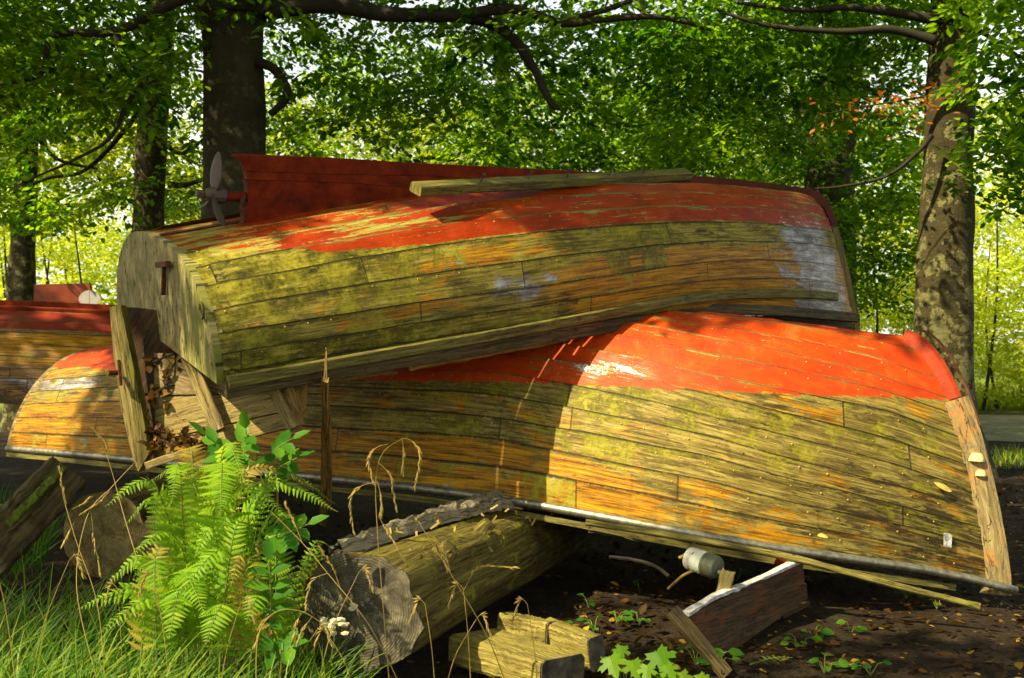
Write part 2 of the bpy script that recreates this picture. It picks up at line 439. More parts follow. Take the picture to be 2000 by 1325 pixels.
class MB:
    """collects shapes of one part into one mesh"""
    def __init__(s):
        s.v, s.f, s.uv, s.mi = [], [], [], []

    def quad(s, vs, uvs=None, mi=0):
        i = len(s.v)
        s.v += [tuple(x) for x in vs]
        s.f.append(tuple(range(i, i + len(vs))))
        s.uv.append(uvs or [(0, 0)] * len(vs))
        s.mi.append(mi)

    def grid(s, rows, uvrows=None, mi=0, closed=False):
        i = len(s.v)
        n = len(rows[0])
        for r in rows:
            s.v += [tuple(x) for x in r]
        for a in range(len(rows) - 1):
            for b in range(n if closed else n - 1):
                b2 = (b + 1) % n
                s.f.append((i + a * n + b, i + a * n + b2, i + (a + 1) * n + b2, i + (a + 1) * n + b))
                if uvrows is not None:
                    q = uvrows
                    ub = [q[a][b], q[a][b + 1] if closed else q[a][b2], q[a + 1][b + 1] if closed else q[a + 1][b2], q[a + 1][b]]
                    s.uv.append(ub)
                else:
                    s.uv.append([(0, 0)] * 4)
                s.mi.append(mi)

    def tube(s, pts, rad, n=8, mi=0, caps=True, wob=0.0, seed=0):
        pts = [Vector(p) for p in pts]
        if not hasattr(rad, '__len__'):
            rad = [rad] * len(pts)
        rr = random.Random(seed)
        up = Vector((0.13, 0.21, 0.97))
        rows, uvr = [], []
        L = 0.0
        prev = None
        for i, p in enumerate(pts):
            t = (pts[min(i + 1, len(pts) - 1)] - pts[max(i - 1, 0)])
            t = t.normalized() if t.length > 1e-9 else Vector((0, 0, 1))
            if prev is None:
                a = t.cross(up if abs(t.dot(up)) < .95 else Vector((1, 0, 0))).normalized()
            else:
                a = (prev - t * prev.dot(t)).normalized()
            prev = a
            b = t.cross(a)
            if i:
                L += (p - pts[i - 1]).length
            row = []
            for k in range(n):
                th = 2 * math.pi * k / n
                r = rad[i] * (1 + wob * (rr.random() - .5))
                row.append(p + a * math.cos(th) * r + b * math.sin(th) * r)
            rows.append(row)
            uvr.append([(L, 2 * math.pi * rad[0] * k / n) for k in range(n + 1)])
        s.grid(rows, uvr, mi, True)
        if caps:
            s.quad(rows[0][::-1], [(0.01 * k, .01) for k in range(n)], mi)
            s.quad(rows[-1], [(0.01 * k, .01) for k in range(n)], mi)

    def beam(s, p0, p1, w, h, up=(0, 0, 1), seg=10, jit=0.002, mi=0, ragged=0.0, seed=1, taper=1.0, bend=0.0, wdir=None):
        """sawn board from p0 to p1; w across, h along up; slightly uneven edges, optional ragged far end"""
        p0, p1, up = Vector(p0), Vector(p1), Vector(up)
        t = (p1 - p0).normalized()
        a = t.cross(up).normalized()
        b = a.cross(t).normalized()
        if wdir is not None:
            a = Vector(wdir)
        rr = random.Random(seed)
        L = (p1 - p0).length
        c = 0.12 * min(w, h)
        prof = [(-.5 * w + c, -.5 * h), (.5 * w - c, -.5 * h), (.5 * w, -.5 * h + c), (.5 * w, .5 * h - c),
                (.5 * w - c, .5 * h), (-.5 * w + c, .5 * h), (-.5 * w, .5 * h - c), (-.5 * w, -.5 * h + c)]
        rows, uvr = [], []
        per = [0]
        for k in range(8):
            q, r = prof[k], prof[(k + 1) % 8]
            per.append(per[-1] + math.hypot(q[0] - r[0], q[1] - r[1]))
        ph = rr.random() * 5
        for i in range(seg + 1):
            f = i / seg
            k = 1 + (taper - 1) * f
            row = []
            for j, (x, y) in enumerate(prof):
                e = 0.0
                if i == seg and ragged:
                    e = -rr.random() * ragged
                d = bend * math.sin(math.pi * f)
                row.append(p0 + t * (f * L + e) + a * (x * k + (rr.random() - .5) * jit) + b * (y * k + d + (rr.random() - .5) * jit))
            rows.append(row)
            uvr.append([(f * L + ph, q + ph) for q in per])
        s.grid(rows, uvr, mi, True)
        s.quad(rows[0][::-1], [(ph + prof[7 - k][1], ph + prof[7 - k][0]) for k in range(8)], mi)
        s.quad(rows[-1], [(ph + prof[k][1], ph + prof[k][0]) for k in range(8)], mi)

    def sweep(s, pts, outs, w, h, mi=0, jit=0.0015, seed=2, round_=False, ends=True):
        """strip along pts: w outward (along outs), h across"""
        rr = random.Random(seed)
        if round_:
            prof = [(math.cos(a) * w, math.sin(a) * h * .5) for a in [2 * math.pi * k / 10 for k in range(10)]]
        else:
            c = .15 * min(w, h)
            prof = [(0, -.5 * h), (w - c, -.5 * h), (w, -.5 * h + c), (w, .5 * h - c), (w - c, .5 * h), (0, .5 * h)]
        n = len(prof)
        rows, uvr, L = [], [], 0.0
        per = [0]
        for k in range(n):
            q, r = prof[k], prof[(k + 1) % n]
            per.append(per[-1] + math.hypot(q[0] - r[0], q[1] - r[1]))
        for i, p in enumerate(pts):
            p = Vector(p)
            t = (Vector(pts[min(i + 1, len(pts) - 1)]) - Vector(pts[max(i - 1, 0)])).normalized()
            o = Vector(outs[i])
            o = (o - t * o.dot(t)).normalized()
            b = t.cross(o)
            if i:
                L += (p - Vector(pts[i - 1])).length
            rows.append([p + o * (x + (rr.random() - .5) * jit) + b * (y + (rr.random() - .5) * jit) for x, y in prof])
            uvr.append([(L, q) for q in per])
        s.grid(rows, uvr, mi, True)
        if ends:
            s.quad(rows[0][::-1], [(x * 1.0, y) for x, y in prof], mi)
            s.quad(rows[-1], [(x * 1.0, y) for x, y in prof], mi)

    def prism(s, poly, ext, mi=0, uvo=0.0):
        """flat polygon (points in space) extruded along ext"""
        poly = [Vector(p) for p in poly]
        ext = Vector(ext)
        n = len(poly)
        o = poly[0]
        ax = max((poly[k] - poly[j] for j in range(n) for k in range(n)), key=lambda d: d.length).normalized()
        ay = ext.cross(ax).normalized()
        uv = [((p - o).dot(ax) + uvo, (p - o).dot(ay) + uvo) for p in poly]
        s.quad(poly, uv, mi)
        s.quad([p + ext for p in poly][::-1], uv[::-1], mi)
        for k in range(n):
            j = (k + 1) % n
            s.quad([poly[k], poly[k] + ext, poly[j] + ext, poly[j]],
                   [uv[k], (uv[k][0], uv[k][1] + ext.length), (uv[j][0], uv[j][1] + ext.length), uv[j]], mi)

    def blob(s, c, r, seed=0, sub=2, wob=0.25, mi=0):
        import bmesh
        bm = bmesh.new()
        bmesh.ops.create_icosphere(bm, subdivisions=sub, radius=1)
        rr = random.Random(seed)
        i = len(s.v)
        for v in bm.verts:
            k = 1 + wob * (rr.random() - .5)
            s.v.append((c[0] + v.co.x * r[0] * k, c[1] + v.co.y * r[1] * k, c[2] + v.co.z * r[2] * k))
        for f in bm.faces:
            s.f.append(tuple(i + v.index for v in f.verts))
            s.uv.append([(bm.verts[v.index].co.x if False else v.co.x * .1, v.co.z * .1) for v in f.verts])
            s.mi.append(mi)
        bm.free()

    def build(s, name, mats, parent=None, smooth=False, local=False, attrs=None, fix=True):
        if not isinstance(mats, (list, tuple)):
            mats = [mats]
        V = np.array(s.v, dtype=np.float64)
        me = bpy.data.meshes.new(name)
        org = None
        if parent is not None and not local:
            Mi = np.array(mat_of(parent).inverted())
            V = V @ Mi[:3, :3].T + Mi[:3, 3]
        elif parent is None:
            org = np.array([(V[:, 0].min() + V[:, 0].max()) / 2, (V[:, 1].min() + V[:, 1].max()) / 2, V[:, 2].min()])
            V = V - org
        me.from_pydata(V.tolist(), [], s.f)
        for m in mats:
            me.materials.append(m)
        me.polygons.foreach_set('material_index', s.mi)
        uvl = me.uv_layers.new(name='UVMap')
        flat = [c for f in s.uv for p in f for c in p]
        uvl.data.foreach_set('uv', flat)
        if attrs:
            for k, a in attrs.items():
                at = me.attributes.new(k, 'FLOAT', 'POINT')
                at.data.foreach_set('value', np.asarray(a, dtype=np.float32))
        if fix:
            import bmesh
            bm = bmesh.new()
            bm.from_mesh(me)
            bmesh.ops.remove_doubles(bm, verts=bm.verts, dist=1e-6)
            bmesh.ops.recalc_face_normals(bm, faces=bm.faces)
            bm.to_mesh(me)
            bm.free()
        if smooth:
            me.polygons.foreach_set('use_smooth', [True] * len(me.polygons))
        me.update()
        o = bpy.data.objects.new(name, me)
        COL.objects.link(o)
        if parent is not None:
            o.parent = parent
        else:
            o.location = org
            o['mw'] = [x for r in Matrix.Translation(Vector(org)) for x in r]
        return o


LEAF = np.array([(0, 0, 0), (-.27, .30, .05), (-.22, .68, .03), (0, 1, -.06), (.22, .68, .03), (.27, .30, .05)])


def leaf_object(name, pos, dirs, nrm, size, mat, parent=None, rnd=None, tmpl=None, faces=((0, 1, 2, 3), (0, 3, 4, 5)), aspect=1.0):
    """many leaf-sized faces as one mesh"""
    T = LEAF if tmpl is None else tmpl
    pos, dirs, nrm, size = [np.asarray(a, float) for a in (pos, dirs, nrm, size)]
    d = dirs / np.linalg.norm(dirs, axis=1, keepdims=True)
    x = np.cross(d, nrm)
    x /= np.linalg.norm(x, axis=1, keepdims=True) + 1e-9
    z = np.cross(x, d)
    V = pos[:, None] + size[:, None, None] * (T[None, :, 0:1] * x[:, None] * aspect + T[None, :, 1:2] * d[:, None] + T[None, :, 2:3] * z[:, None])
    N, K = len(pos), len(T)
    V = V.reshape(-1, 3)
    org = np.zeros(3)
    if parent is not None:
        Mi = np.array(mat_of(parent).inverted())
        V = V @ Mi[:3, :3].T + Mi[:3, 3]
    else:
        org = np.array([(V[:, 0].min() + V[:, 0].max()) / 2, (V[:, 1].min() + V[:, 1].max()) / 2, V[:, 2].min()])
        V = V - org
    me = bpy.data.meshes.new(name)
    idx = np.concatenate([np.array(f)[None] + (np.arange(N) * K)[:, None] for f in faces]) if len(set(map(len, faces))) == 1 else None
    fl = len(faces[0])
    nf = len(idx)
    me.vertices.add(N * K)
    me.vertices.foreach_set('co', V.ravel())
    me.loops.add(nf * fl)
    me.loops.foreach_set('vertex_index', idx.ravel().astype(np.int32))
    me.polygons.add(nf)
    me.polygons.foreach_set('loop_start', (np.arange(nf) * fl).astype(np.int32))
    me.update(calc_edges=True)
    me.materials.append(mat)
    r = NR.rand(N) if rnd is None else np.asarray(rnd)
    at = me.attributes.new('rnd', 'FLOAT', 'POINT')
    at.data.foreach_set('value', np.repeat(r, K).astype(np.float32))
    o = bpy.data.objects.new(name, me)
    COL.objects.link(o)
    if parent is not None:
        o.parent = parent
    else:
        o.location = org
        o['mw'] = [c for rr in Matrix.Translation(Vector(org)) for c in rr]
    return o


def bez(pts, n=12):
    """smooth curve through points"""
    pts = [Vector(p) for p in pts]
    out = []
    for i in range(len(pts) - 1):
        p0, p1, p2, p3 = pts[max(i - 1, 0)], pts[i], pts[i + 1], pts[min(i + 2, len(pts) - 1)]
        for k in range(n):
            t = k / n
            out.append(.5 * ((2 * p1) + (p2 - p0) * t + (2 * p0 - 5 * p1 + 4 * p2 - p3) * t * t + (3 * p1 - p0 - 3 * p2 + p3) * t ** 3))
    out.append(pts[-1])
    return out


def gauss(x, c, w):
    return np.exp(-((x - c) / w) ** 2)


def sstep(x, a, b):
    t = np.clip((x - a) / (b - a), 0, 1)
    return t * t * (3 - 2 * t)


# ------------------------------------------------------------------ the ground
def ground():
    xs = np.concatenate([-np.geomspace(3, 250, 26)[::-1], np.linspace(-2.9, 4, 70), np.geomspace(4.1, 250, 26)])
    ys = np.concatenate([[-60, -20, -8, -3, 0], np.linspace(1, 9, 80), np.geomspace(9.2, 400, 50)])
    mb = MB()
    rows = []
    for y in ys:
        row = []
        for x in xs:
            z = .025 * math.sin(x * 2.1 + y) * math.sin(y * 1.7 - x * .6) + .012 * math.sin(x * 7 + 2 * y) * math.sin(y * 6.1)
            k = min(1, max(0, (12 - y) / 4)) * min(1, max(0, (y - 0) / 2))
            row.append((x, y, z * k))
        rows.append(row)
    mb.grid(rows, [[(x, y) for x in xs] for y in ys])
    n = NT('forest_soil', .95, .15)
    c = n.coord('UV')
    x, y, _ = n.sep(c)
    f = n.noise(c, 3.0, 10, .72)
    g = n.noise(c, 40.0, 6, .7)
    col = n.ramp(n.add(n.mul(f, .5), n.mul(g, .5)), [(.36, (.010, .006, .003)), (.52, (.038, .024, .011)), (.68, (.10, .068, .03))])
    grassy = n.ramp(n.noise(c, 5.0, 8, .7), [(.35, (.06, .10, .012)), (.65, (.22, .26, .03))])
    col = n.mix(n.step(n.add(y, n.off(n.noise(c, 1.2, 5, .6), 3.0)), 19.0, 21.5), col, grassy)
    n.bump(n.add(f, n.mul(g, .8)), 1.0, .05)
    o = mb.build('ground', n.out(col), smooth=True, fix=False)
    tag(o, kind='structure')
    # the track beyond the boats, on the right
    mb = MB()
    edge0 = bez([(3, 16.6, 0), (6, 14.2, 0), (9, 13.2, 0), (16, 12.4, 0), (40, 11, 0)], 10)
    edge1 = bez([(3, 20.5, 0), (6, 19.6, 0), (9, 19.0, 0), (16, 18.6, 0), (40, 18, 0)], 10)
    rows = [[a.lerp(b, k / 8) + Vector((0, 0, .008 + .02 * math.sin(math.pi * k / 8))) for k in range(9)] for a, b in zip(edge0, edge1)]
    mb.grid(rows, [[(p.x, p.y) for p in r] for r in rows])
    n = NT('gravel', .9, .2)
    c = n.coord('UV')
    f = n.noise(c, 2.0, 8, .7)
    g = n.noise(c, 60, 5, .75)
    col = n.ramp(n.add(n.mul(f, .45), n.mul(g, .55)), [(.36, (.09, .085, .04)), (.52, (.22, .205, .10)), (.66, (.40, .38, .20))])
    x, y, _ = n.sep(c)
    col = n.mix(n.mul(n.step(n.noise(n.comb(n.mul(x, .5), n.mul(y, 3.0), 0), 2.0, 5, .6), .56, .66), .6), col, (.07, .075, .05))
    n.bump(g, .8, .02)
    o = mb.build('gravel_track', n.out(col), smooth=True, fix=False)
    tag(o, kind='structure')


ground()


# ------------------------------------------------------------------ trees
def spray(C, D, L, Wd, n, size, tilt):
    """one flat fan of leaves along a twig: arrays of positions, directions, normals, sizes"""
    D = np.array(D) / np.linalg.norm(D)
    S = np.cross(D, [0, 0, 1.0])
    S /= np.linalg.norm(S)
    U = np.cross(S, D)
    U = U + S * tilt[0] + D * tilt[1]
    U /= np.linalg.norm(U)
    S = np.cross(D, U)
    a = NR.rand(n) ** .8
    wdt = Wd * (1 - a) ** .5 * (.35 + .65 * np.minimum(a * 4, 1))
    b = (NR.rand(n) * 2 - 1)
    p = np.array(C) + np.outer((a - .5) * L, D) + np.outer(b * wdt, S) + np.outer(-.25 * L * (a - .3) ** 2 * np.sign(a - .3) - .10 * np.abs(b) * Wd + NR.randn(n) * .03, [0, 0, 1])
    dr = D * .6 + np.outer(np.sign(b) * (.5 + .5 * NR.rand(n)), S) + NR.randn(n, 3) * .18
    dr[:, 2] -= .22
    nm = U + NR.randn(n, 3) * .32
    return p, dr, nm, size * (.65 + .7 * NR.rand(n))


def cluster(pxr, pyr, dr, n, size=.07, L=.9, nl=60, mask=None, seed=0):
    """sprays filling a volume between two depths"""
    out = []
    rr = random.Random(seed)
    tries = 0
    ph = [rr.random() * 6.28 for _ in range(6)]
    while len(out) < n and tries < n * 30:
        tries += 1
        d = dr[0] + (dr[1] - dr[0]) * rr.random()
        px, py = rr.uniform(*pxr), rr.uniform(*pyr)
        c = P(px, py, d)
        dens = math.sin(c.x * 1.3 + ph[0]) * math.sin(c.z * 2.2 + ph[1]) + .6 * math.sin(c.x * 2.9 + c.y * 1.1 + ph[2]) * math.sin(c.z * 4.3 + ph[3])
        if dens < -.25 and rr.random() < .93:
            continue
        if mask and mask(px, py, d):
            continue
        a = rr.random() * 6.283
        out.append(spray(c, (math.cos(a), math.sin(a) * .7 - .2, -.12 - .2 * rr.random()), L * (.7 + .6 * rr.random()), L * .42, nl, size,
                         (rr.uniform(-.4, .4), rr.uniform(-.5, .1))))
    return out


def crown(name, parent, sprays, mat):
    p, d, m, s = [np.concatenate([q[i] for q in sprays]) for i in range(4)]
    # a leaf of one spray shares its hue
    r = np.concatenate([np.clip(R.random() * .8 + NR.rand(len(q[0])) * .5 - .15, 0, 1) for q in sprays])
    return leaf_object(name, p, d, m, s, mat, parent, r)


def pxline(pts, d):
    return [P(x, y, d if len(q) == 0 else q[0]) for x, y, *q in pts]


def trunk_tree(name, label, d, prof, mat, branches=(), sprays=None, leafmat='leaf', top=8.0, n=20, base_flare=1.35, group=None, crown_name='crown'):
    """prof: (px, py, half width px) from top to bottom"""
    pts, rad = [], []
    for x, y, hw in prof:
        pts.append(P(x, y, d))
        rad.append(hw / FPX * d)
    pts.reverse()
    rad.reverse()
    b = Vector((pts[0].x, d, -.05))
    t = pts[-1] + (pts[-1] - pts[-2]).normalized() * max(0.5, top - pts[-1].z)
    pts = [b, Vector((b.x, d, .18))] + pts + [t]
    rad = [rad[0] * base_flare * 1.25, rad[0] * base_flare] + rad + [rad[-1] * .55]
    root = empty(name, (b.x, d, 0))
    tag(root, label, 'tree', group)
    fine, fr = [], []
    L = [0]
    for i in range(1, len(pts)):
        L.append(L[-1] + (pts[i] - pts[i - 1]).length)
    tot = L[-1]
    sm = bez(pts, 10)
    ls = [0]
    for i in range(1, len(sm)):
        ls.append(ls[-1] + (sm[i] - sm[i - 1]).length)
    for q in ls:
        fr.append(float(np.interp(q / ls[-1], np.array(L) / tot, rad)))
    mb = MB()
    rr = random.Random(int(d * 100))
    rows = []
    ph = rr.random() * 6
    for p, r, q in zip(sm, fr, ls):
        row = []
        for k in range(n):
            a = 2 * math.pi * k / n
            w = 1 + .05 * math.sin(3 * a + q * 1.3 + ph) + .035 * math.sin(5 * a - q * 2.7 + ph * 2) + .03 * math.sin(q * 6 + 2 * a) + .02 * (rr.random() - .5)
            row.append(p + Vector((math.cos(a) * r * w, math.sin(a) * r * w, 0)))
        rows.append(row)
    mb.grid(rows, [[(q, k * .05) for k in range(n + 1)] for q in ls], 0, True)
    mb.build('trunk', M[mat], root, smooth=True)
    if branches:
        for q in branches:
            mb = MB()
            line = bez(q[0], 8)
            m = len(line)
            mb.tube(line, [q[1] + (q[2] - q[1]) * i / (m - 1) for i in range(m)], 9, wob=.16, seed=m)
            mb.build('branch', M['twig'], root, smooth=True)
    if sprays:
        crown(crown_name, root, sprays, M[leafmat])
    return root


def no_cover(px, py, d):
    """keeps the visible stretches of trunk and the boats clear of hanging leaves"""
    if d < 10.2 and 370 < px < 560 and py > 40:
        return True
    if d < 12.6 and 245 < px < 350 and py > 290:
        return True
    if d < 10.8 and 1770 < px < 1930 and py > 30:
        return True
    if d < 8 and py > 200:
        return True
    return False


def unseen_canopy(x0, x1, y0, y1, z0, z1, n, seed, size=.10, nl=60):  # leaf sprays above the frame, added to block the sun
    rr = random.Random(seed)
    out = []
    for _ in range(n):
        c = (rr.uniform(x0, x1), rr.uniform(y0, y1), rr.uniform(z0, z1))
        if c[2] < CAMH + .33 * c[1] + .5:
            continue
        a = rr.random() * 6.283
        out.append(spray(c, (math.cos(a), math.sin(a), -.15), 1.3, .6, nl, size, (rr.uniform(-.3, .3), rr.uniform(-.3, .3))))
    return out


# unseen leaf sprays added to shade the boats, cut open towards spots kept sunny
LIT_SPOTS = [((1.5, 5.3, .9), .75), ((2.0, 5.0, .5), .5), ((.5, 5.7, .85), .60), ((.0, 5.6, .7), .35), ((-3.1, 7.5, .95), .5), ((-1.15, 4.1, .6), .55), ((-1.7, 3.8, .15), .5), ((-1.3, 3.5, .2), .6), ((-2.1, 3.7, .1), .4), ((-.85, 4.3, .8), .3), ((-.7, 4.1, .35), .35),
        ((-1.9, 5.3, 1.0), .38), ((-1.3, 5.1, .75), .32), ((-.5, 5.2, 1.35), .36), ((.2, 5.7, 1.5), .25), ((-1.0, 5.0, 1.45), .28), ((2.35, 7.8, 1.75), .22), ((-.1, 4.8, .5), .34), ((.05, 4.25, .1), .28), ((.55, 4.0, .1), .2),
        ((5.6, 11.6, 0), 1.3), ((6.6, 11.8, 0), 1.0), ((8, 15.5, 0), 2.4), ((5.5, 17, 0), 1.2), ((-4.3, 8.9, 1.5), .30), ((-3.4, 9.0, 1.45), .2), ((-3.7, 11.6, 1.4), .5), ((1.35, 5.0, .2), .2), ((3.85, 10.3, 1.9), .25), ((3.8, 10.3, 3.1), .2), ((2.4, 5.0, .05), .22),
        ((-1, 14, 3.6), 1.1), ((2.2, 15, 3.4), 1.0), ((-4.6, 13, 3.0), .9), ((3.4, 12.5, 2.6), .7), ((-3.0, 14, 2.6), .7), ((.4, 12.5, 3.6), .6), ((4.2, 14.5, 4.0), .7), ((3.8, 10.35, 1.2), .3)]


def shafts(sprays, gaps=None):  # removes leaves that would shade the listed spots
    out = []
    tv = np.array(TOSUN)
    for p, d, m, z in sprays:
        keep = np.ones(len(p), bool)
        for c, r in gaps or LIT_SPOTS:
            w = p - np.array(c)
            q = w - np.outer(w @ tv, tv)
            keep &= (q ** 2).sum(1) > (r * (.88 + .3 * NR.rand())) ** 2
        if keep.any():
            out.append((p[keep], d[keep], m[keep], z[keep]))
    return out


T1_D = 10.0
t1b = [
    (pxline([(520, 20), (640, 8), (760, 28), (900, 32), (985, 60), (1040, 130), (1075, 200), (1095, 212)], 9.6), .085, .018),
    (pxline([(900, 30), (1000, 18), (1100, 45), (1180, 38), (1290, 34), (1400, 60)], 9.3), .05, .015),
    (pxline([(505, 120), (540, 140), (562, 185), (528, 225)], 9.8), .045, .03),
    (pxline([(410, -30), (330, 10), (225, 62), (105, 70), (80, 145), (0, 165)], 9.0), .05, .012),
    (pxline([(225, 60), (245, 115), (285, 150), (250, 200), (215, 270), (150, 310), (60, 350)], 9.0), .03, .008),
    (pxline([(1075, 45), (1180, 20), (1260, -10)], 9.3), .03, .02),
]
s1 = cluster((-120, 430), (-170, 190), (8.4, 11), 210, .078, mask=no_cover, seed=1) + cluster((500, 1350), (-170, 80), (8.8, 12), 170, .078, mask=no_cover, seed=2)
s1 += cluster((560, 1300), (40, 260), (9.4, 12), 70, .078, mask=no_cover, seed=21)
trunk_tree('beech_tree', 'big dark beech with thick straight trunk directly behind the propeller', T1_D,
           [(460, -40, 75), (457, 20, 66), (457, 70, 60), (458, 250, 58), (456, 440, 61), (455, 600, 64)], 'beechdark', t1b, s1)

s2 = cluster((-120, 420), (40, 420), (11, 15), 240, mask=no_cover, seed=3)
t2b = [(pxline([(330, 360), (360, 362), (400, 350)], 12.4), .04, .02),
       (pxline([(285, 190), (255, 240), (170, 330), (90, 350), (20, 380)], 12), .035, .01),
       (pxline([(290, 250), (350, 300), (400, 270)], 12.4), .03, .015)]
trunk_tree('beech_tree', 'grey mottled beech trunk rising left of the upper boat transom', 12.5,
           [(315, -20, 27), (308, 100, 29), (298, 250, 29), (293, 340, 29), (290, 470, 31), (286, 640, 34)], 'beech', t2b, s2)

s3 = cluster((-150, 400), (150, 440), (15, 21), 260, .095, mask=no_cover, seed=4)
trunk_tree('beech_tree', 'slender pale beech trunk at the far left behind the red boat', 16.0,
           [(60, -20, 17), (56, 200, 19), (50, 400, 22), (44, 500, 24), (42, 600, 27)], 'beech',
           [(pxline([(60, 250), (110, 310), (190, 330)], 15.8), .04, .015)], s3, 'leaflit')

s4 = cluster((1280, 1800), (-150, 330), (9.4, 13.5), 310, .078, mask=no_cover, seed=5) + cluster((1905, 2150), (-100, 330), (8.2, 11), 130, .078, mask=no_cover, seed=6)
s4 += cluster((1900, 2100), (280, 420), (8.2, 10), 18, mask=lambda x, y, d: no_cover(x, y, d) or x < 1915, seed=7)
s4 += cluster((1230, 1860), (-170, 90), (9.2, 12.5), 190, .078, mask=no_cover, seed=61)
t4b = [(pxline([(1830, 40), (1750, 25), (1660, 15), (1560, 20), (1440, 5)], 10.2), .05, .015),
       (pxline([(1825, 80), (1740, 58), (1640, 62), (1500, 50), (1400, 20)], 10.0), .045, .012),
       (pxline([(1820, 265), (1790, 300), (1730, 345), (1640, 365), (1560, 370)], 10.2), .025, .006),
       (pxline([(1900, 170), (1935, 168), (2010, 150)], 10.4), .03, .01),
       (pxline([(1912, 60), (1960, 90), (2020, 130)], 10.4), .025, .01)]
trunk_tree('beech_tree', 'tall lichen spotted beech trunk on the right behind the red bow', 10.5,
           [(1868, -30, 48), (1864, 40, 47), (1858, 200, 45), (1852, 330, 47), (1850, 430, 50), (1843, 560, 53), (1845, 700, 52), (1850, 830, 55)], 'beech', t4b, shafts(s4, [((5.4, 11.3, 0), .8), ((6.4, 11.6, 0), .7)]))

s5 = cluster((1330, 1800), (60, 430), (13.5, 18), 260, .085, mask=no_cover, seed=8) + cluster((1620, 1800), (380, 600), (12.0, 15), 60, .07, mask=no_cover, seed=9)
t5b = [(pxline([(1585, 40), (1545, 90), (1560, 180), (1590, 330), (1615, 380)], 15), .10, .12),
       (pxline([(1610, 330), (1580, 300), (1540, 280)], 14.8), .05, .02)]
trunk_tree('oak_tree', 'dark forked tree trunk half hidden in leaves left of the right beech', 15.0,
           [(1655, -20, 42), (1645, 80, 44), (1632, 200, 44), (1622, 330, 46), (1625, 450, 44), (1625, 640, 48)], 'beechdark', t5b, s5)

s6 = cluster((500, 1420), (60, 350), (12, 17.5), 330, .08, mask=no_cover, seed=10)
t6b = [(pxline([(965, 290), (930, 282), (880, 305), (820, 310)], 16.8), .05, .02),
       (pxline([(1000, 320), (1060, 310), (1110, 290), (1180, 300), (1260, 322)], 16.5), .05, .018),
       (pxline([(975, 180), (950, 205), (930, 190)], 16.8), .05, .03)]
trunk_tree('beech_tree', 'short lit beech trunk above the middle of the upper boat', 17.0,
           [(972, -20, 11), (978, 100, 13), (983, 200, 16), (982, 300, 17), (982, 400, 18), (982, 600, 20)], 'beech', t6b, s6)

s7 = cluster((480, 1560), (150, 390), (17.5, 24), 380, .10, mask=no_cover, seed=12)
trunk_tree('young_tree', 'thin dark straight stem among leaves right of the long batten', 20.0,
           [(1508, -20, 8), (1510, 100, 9), (1512, 250, 10), (1511, 400, 11), (1512, 600, 12)], 'beechdark', (), s7, 'leaflit')
s8 = cluster((1150, 1500), (120, 360), (15, 18), 50, .075, mask=no_cover, seed=13)
trunk_tree('young_tree', 'slim leaning stem behind the far end of the nailed batten', 16.0,
           [(1245, -20, 6), (1280, 130, 7), (1318, 270, 8), (1345, 345, 9), (1372, 480, 10), (1395, 620, 11)], 'beechdark', (), s8)

# copper leaved twig hanging by the right trunk
root = empty('copper_beech_branch', P(1700, 220, 9.8))
tag(root, 'twig of rust orange leaves hanging left of the right beech trunk', 'branch')
mb = MB()
line = bez(pxline([(1850, 185), (1800, 190), (1740, 200), (1680, 210), (1600, 225)], 9.75), 6)
mb.tube(line, [.012 - .008 * i / (len(line) - 1) for i in range(len(line))], 6)
mb.build('stem', M['twig'], root, smooth=True)
pp, dd, nn, ss = [], [], [], []
for k in range(110):
    q = line[R.randrange(len(line))] + Vector((R.gauss(0, .06), R.gauss(0, .12), R.gauss(-.04, .10)))
    pp.append(q)
    dd.append((R.uniform(-1, 1), R.uniform(-1, .3), R.uniform(-.9, .3)))
    nn.append((R.uniform(-.6, .6), R.uniform(-.9, .3), 1))
    ss.append(R.uniform(.04, .075))
leaf_object('foliage', pp, dd, nn, ss, M['leafrust'], root)


for tr_, bx, nn_, sd_ in (('beech_tree', (-12, -3, 2, 15, 6.0, 9.5), 1150, 51), ('beech_tree.001', (-12, 0, -3, 6, 5.0, 8.0), 700, 52), ('beech_tree.003', (-4, 8, 3, 17, 6.0, 9.5), 1300, 53)):
    crown('crown', bpy.data.objects[tr_], shafts(unseen_canopy(*bx, nn_, sd_, .12, 60)), M['leaf'])  # added canopy out of frame, shaped to steer sun and shade

# sunny bushes and far wood
def bush(name, label, pxr, pyr, dr, n, mat, size, seed, stems=5, group=None):
    cx, cd = sum(pxr) / 2, sum(dr) / 2
    base = P(cx, 662, cd)
    base.z = 0
    root = empty(name, base)
    tag(root, label, 'bush', group)
    rr = random.Random(seed)
    for k in range(stems):
        x = rr.uniform(*pxr)
        d = rr.uniform(*dr)
        a = P(x, 662, d)
        a.z = -.02
        b = P(x + rr.uniform(-50, 50), pyr[0] + rr.uniform(0, 120), d)
        b.z = max(b.z, .4)
        mid = (a + b) / 2 + Vector((rr.uniform(-.25, .25), 0, 0))
        mb = MB()
        mb.tube(bez([a, mid, b], 5), [.035 - .025 * i / 10 for i in range(11)], 6, seed=k)
        mb.build('stem', M['twig'], root, smooth=True)
    crown('foliage', root, cluster(pxr, pyr, dr, n, size, .9, 55, None, seed), M[mat])
    return root


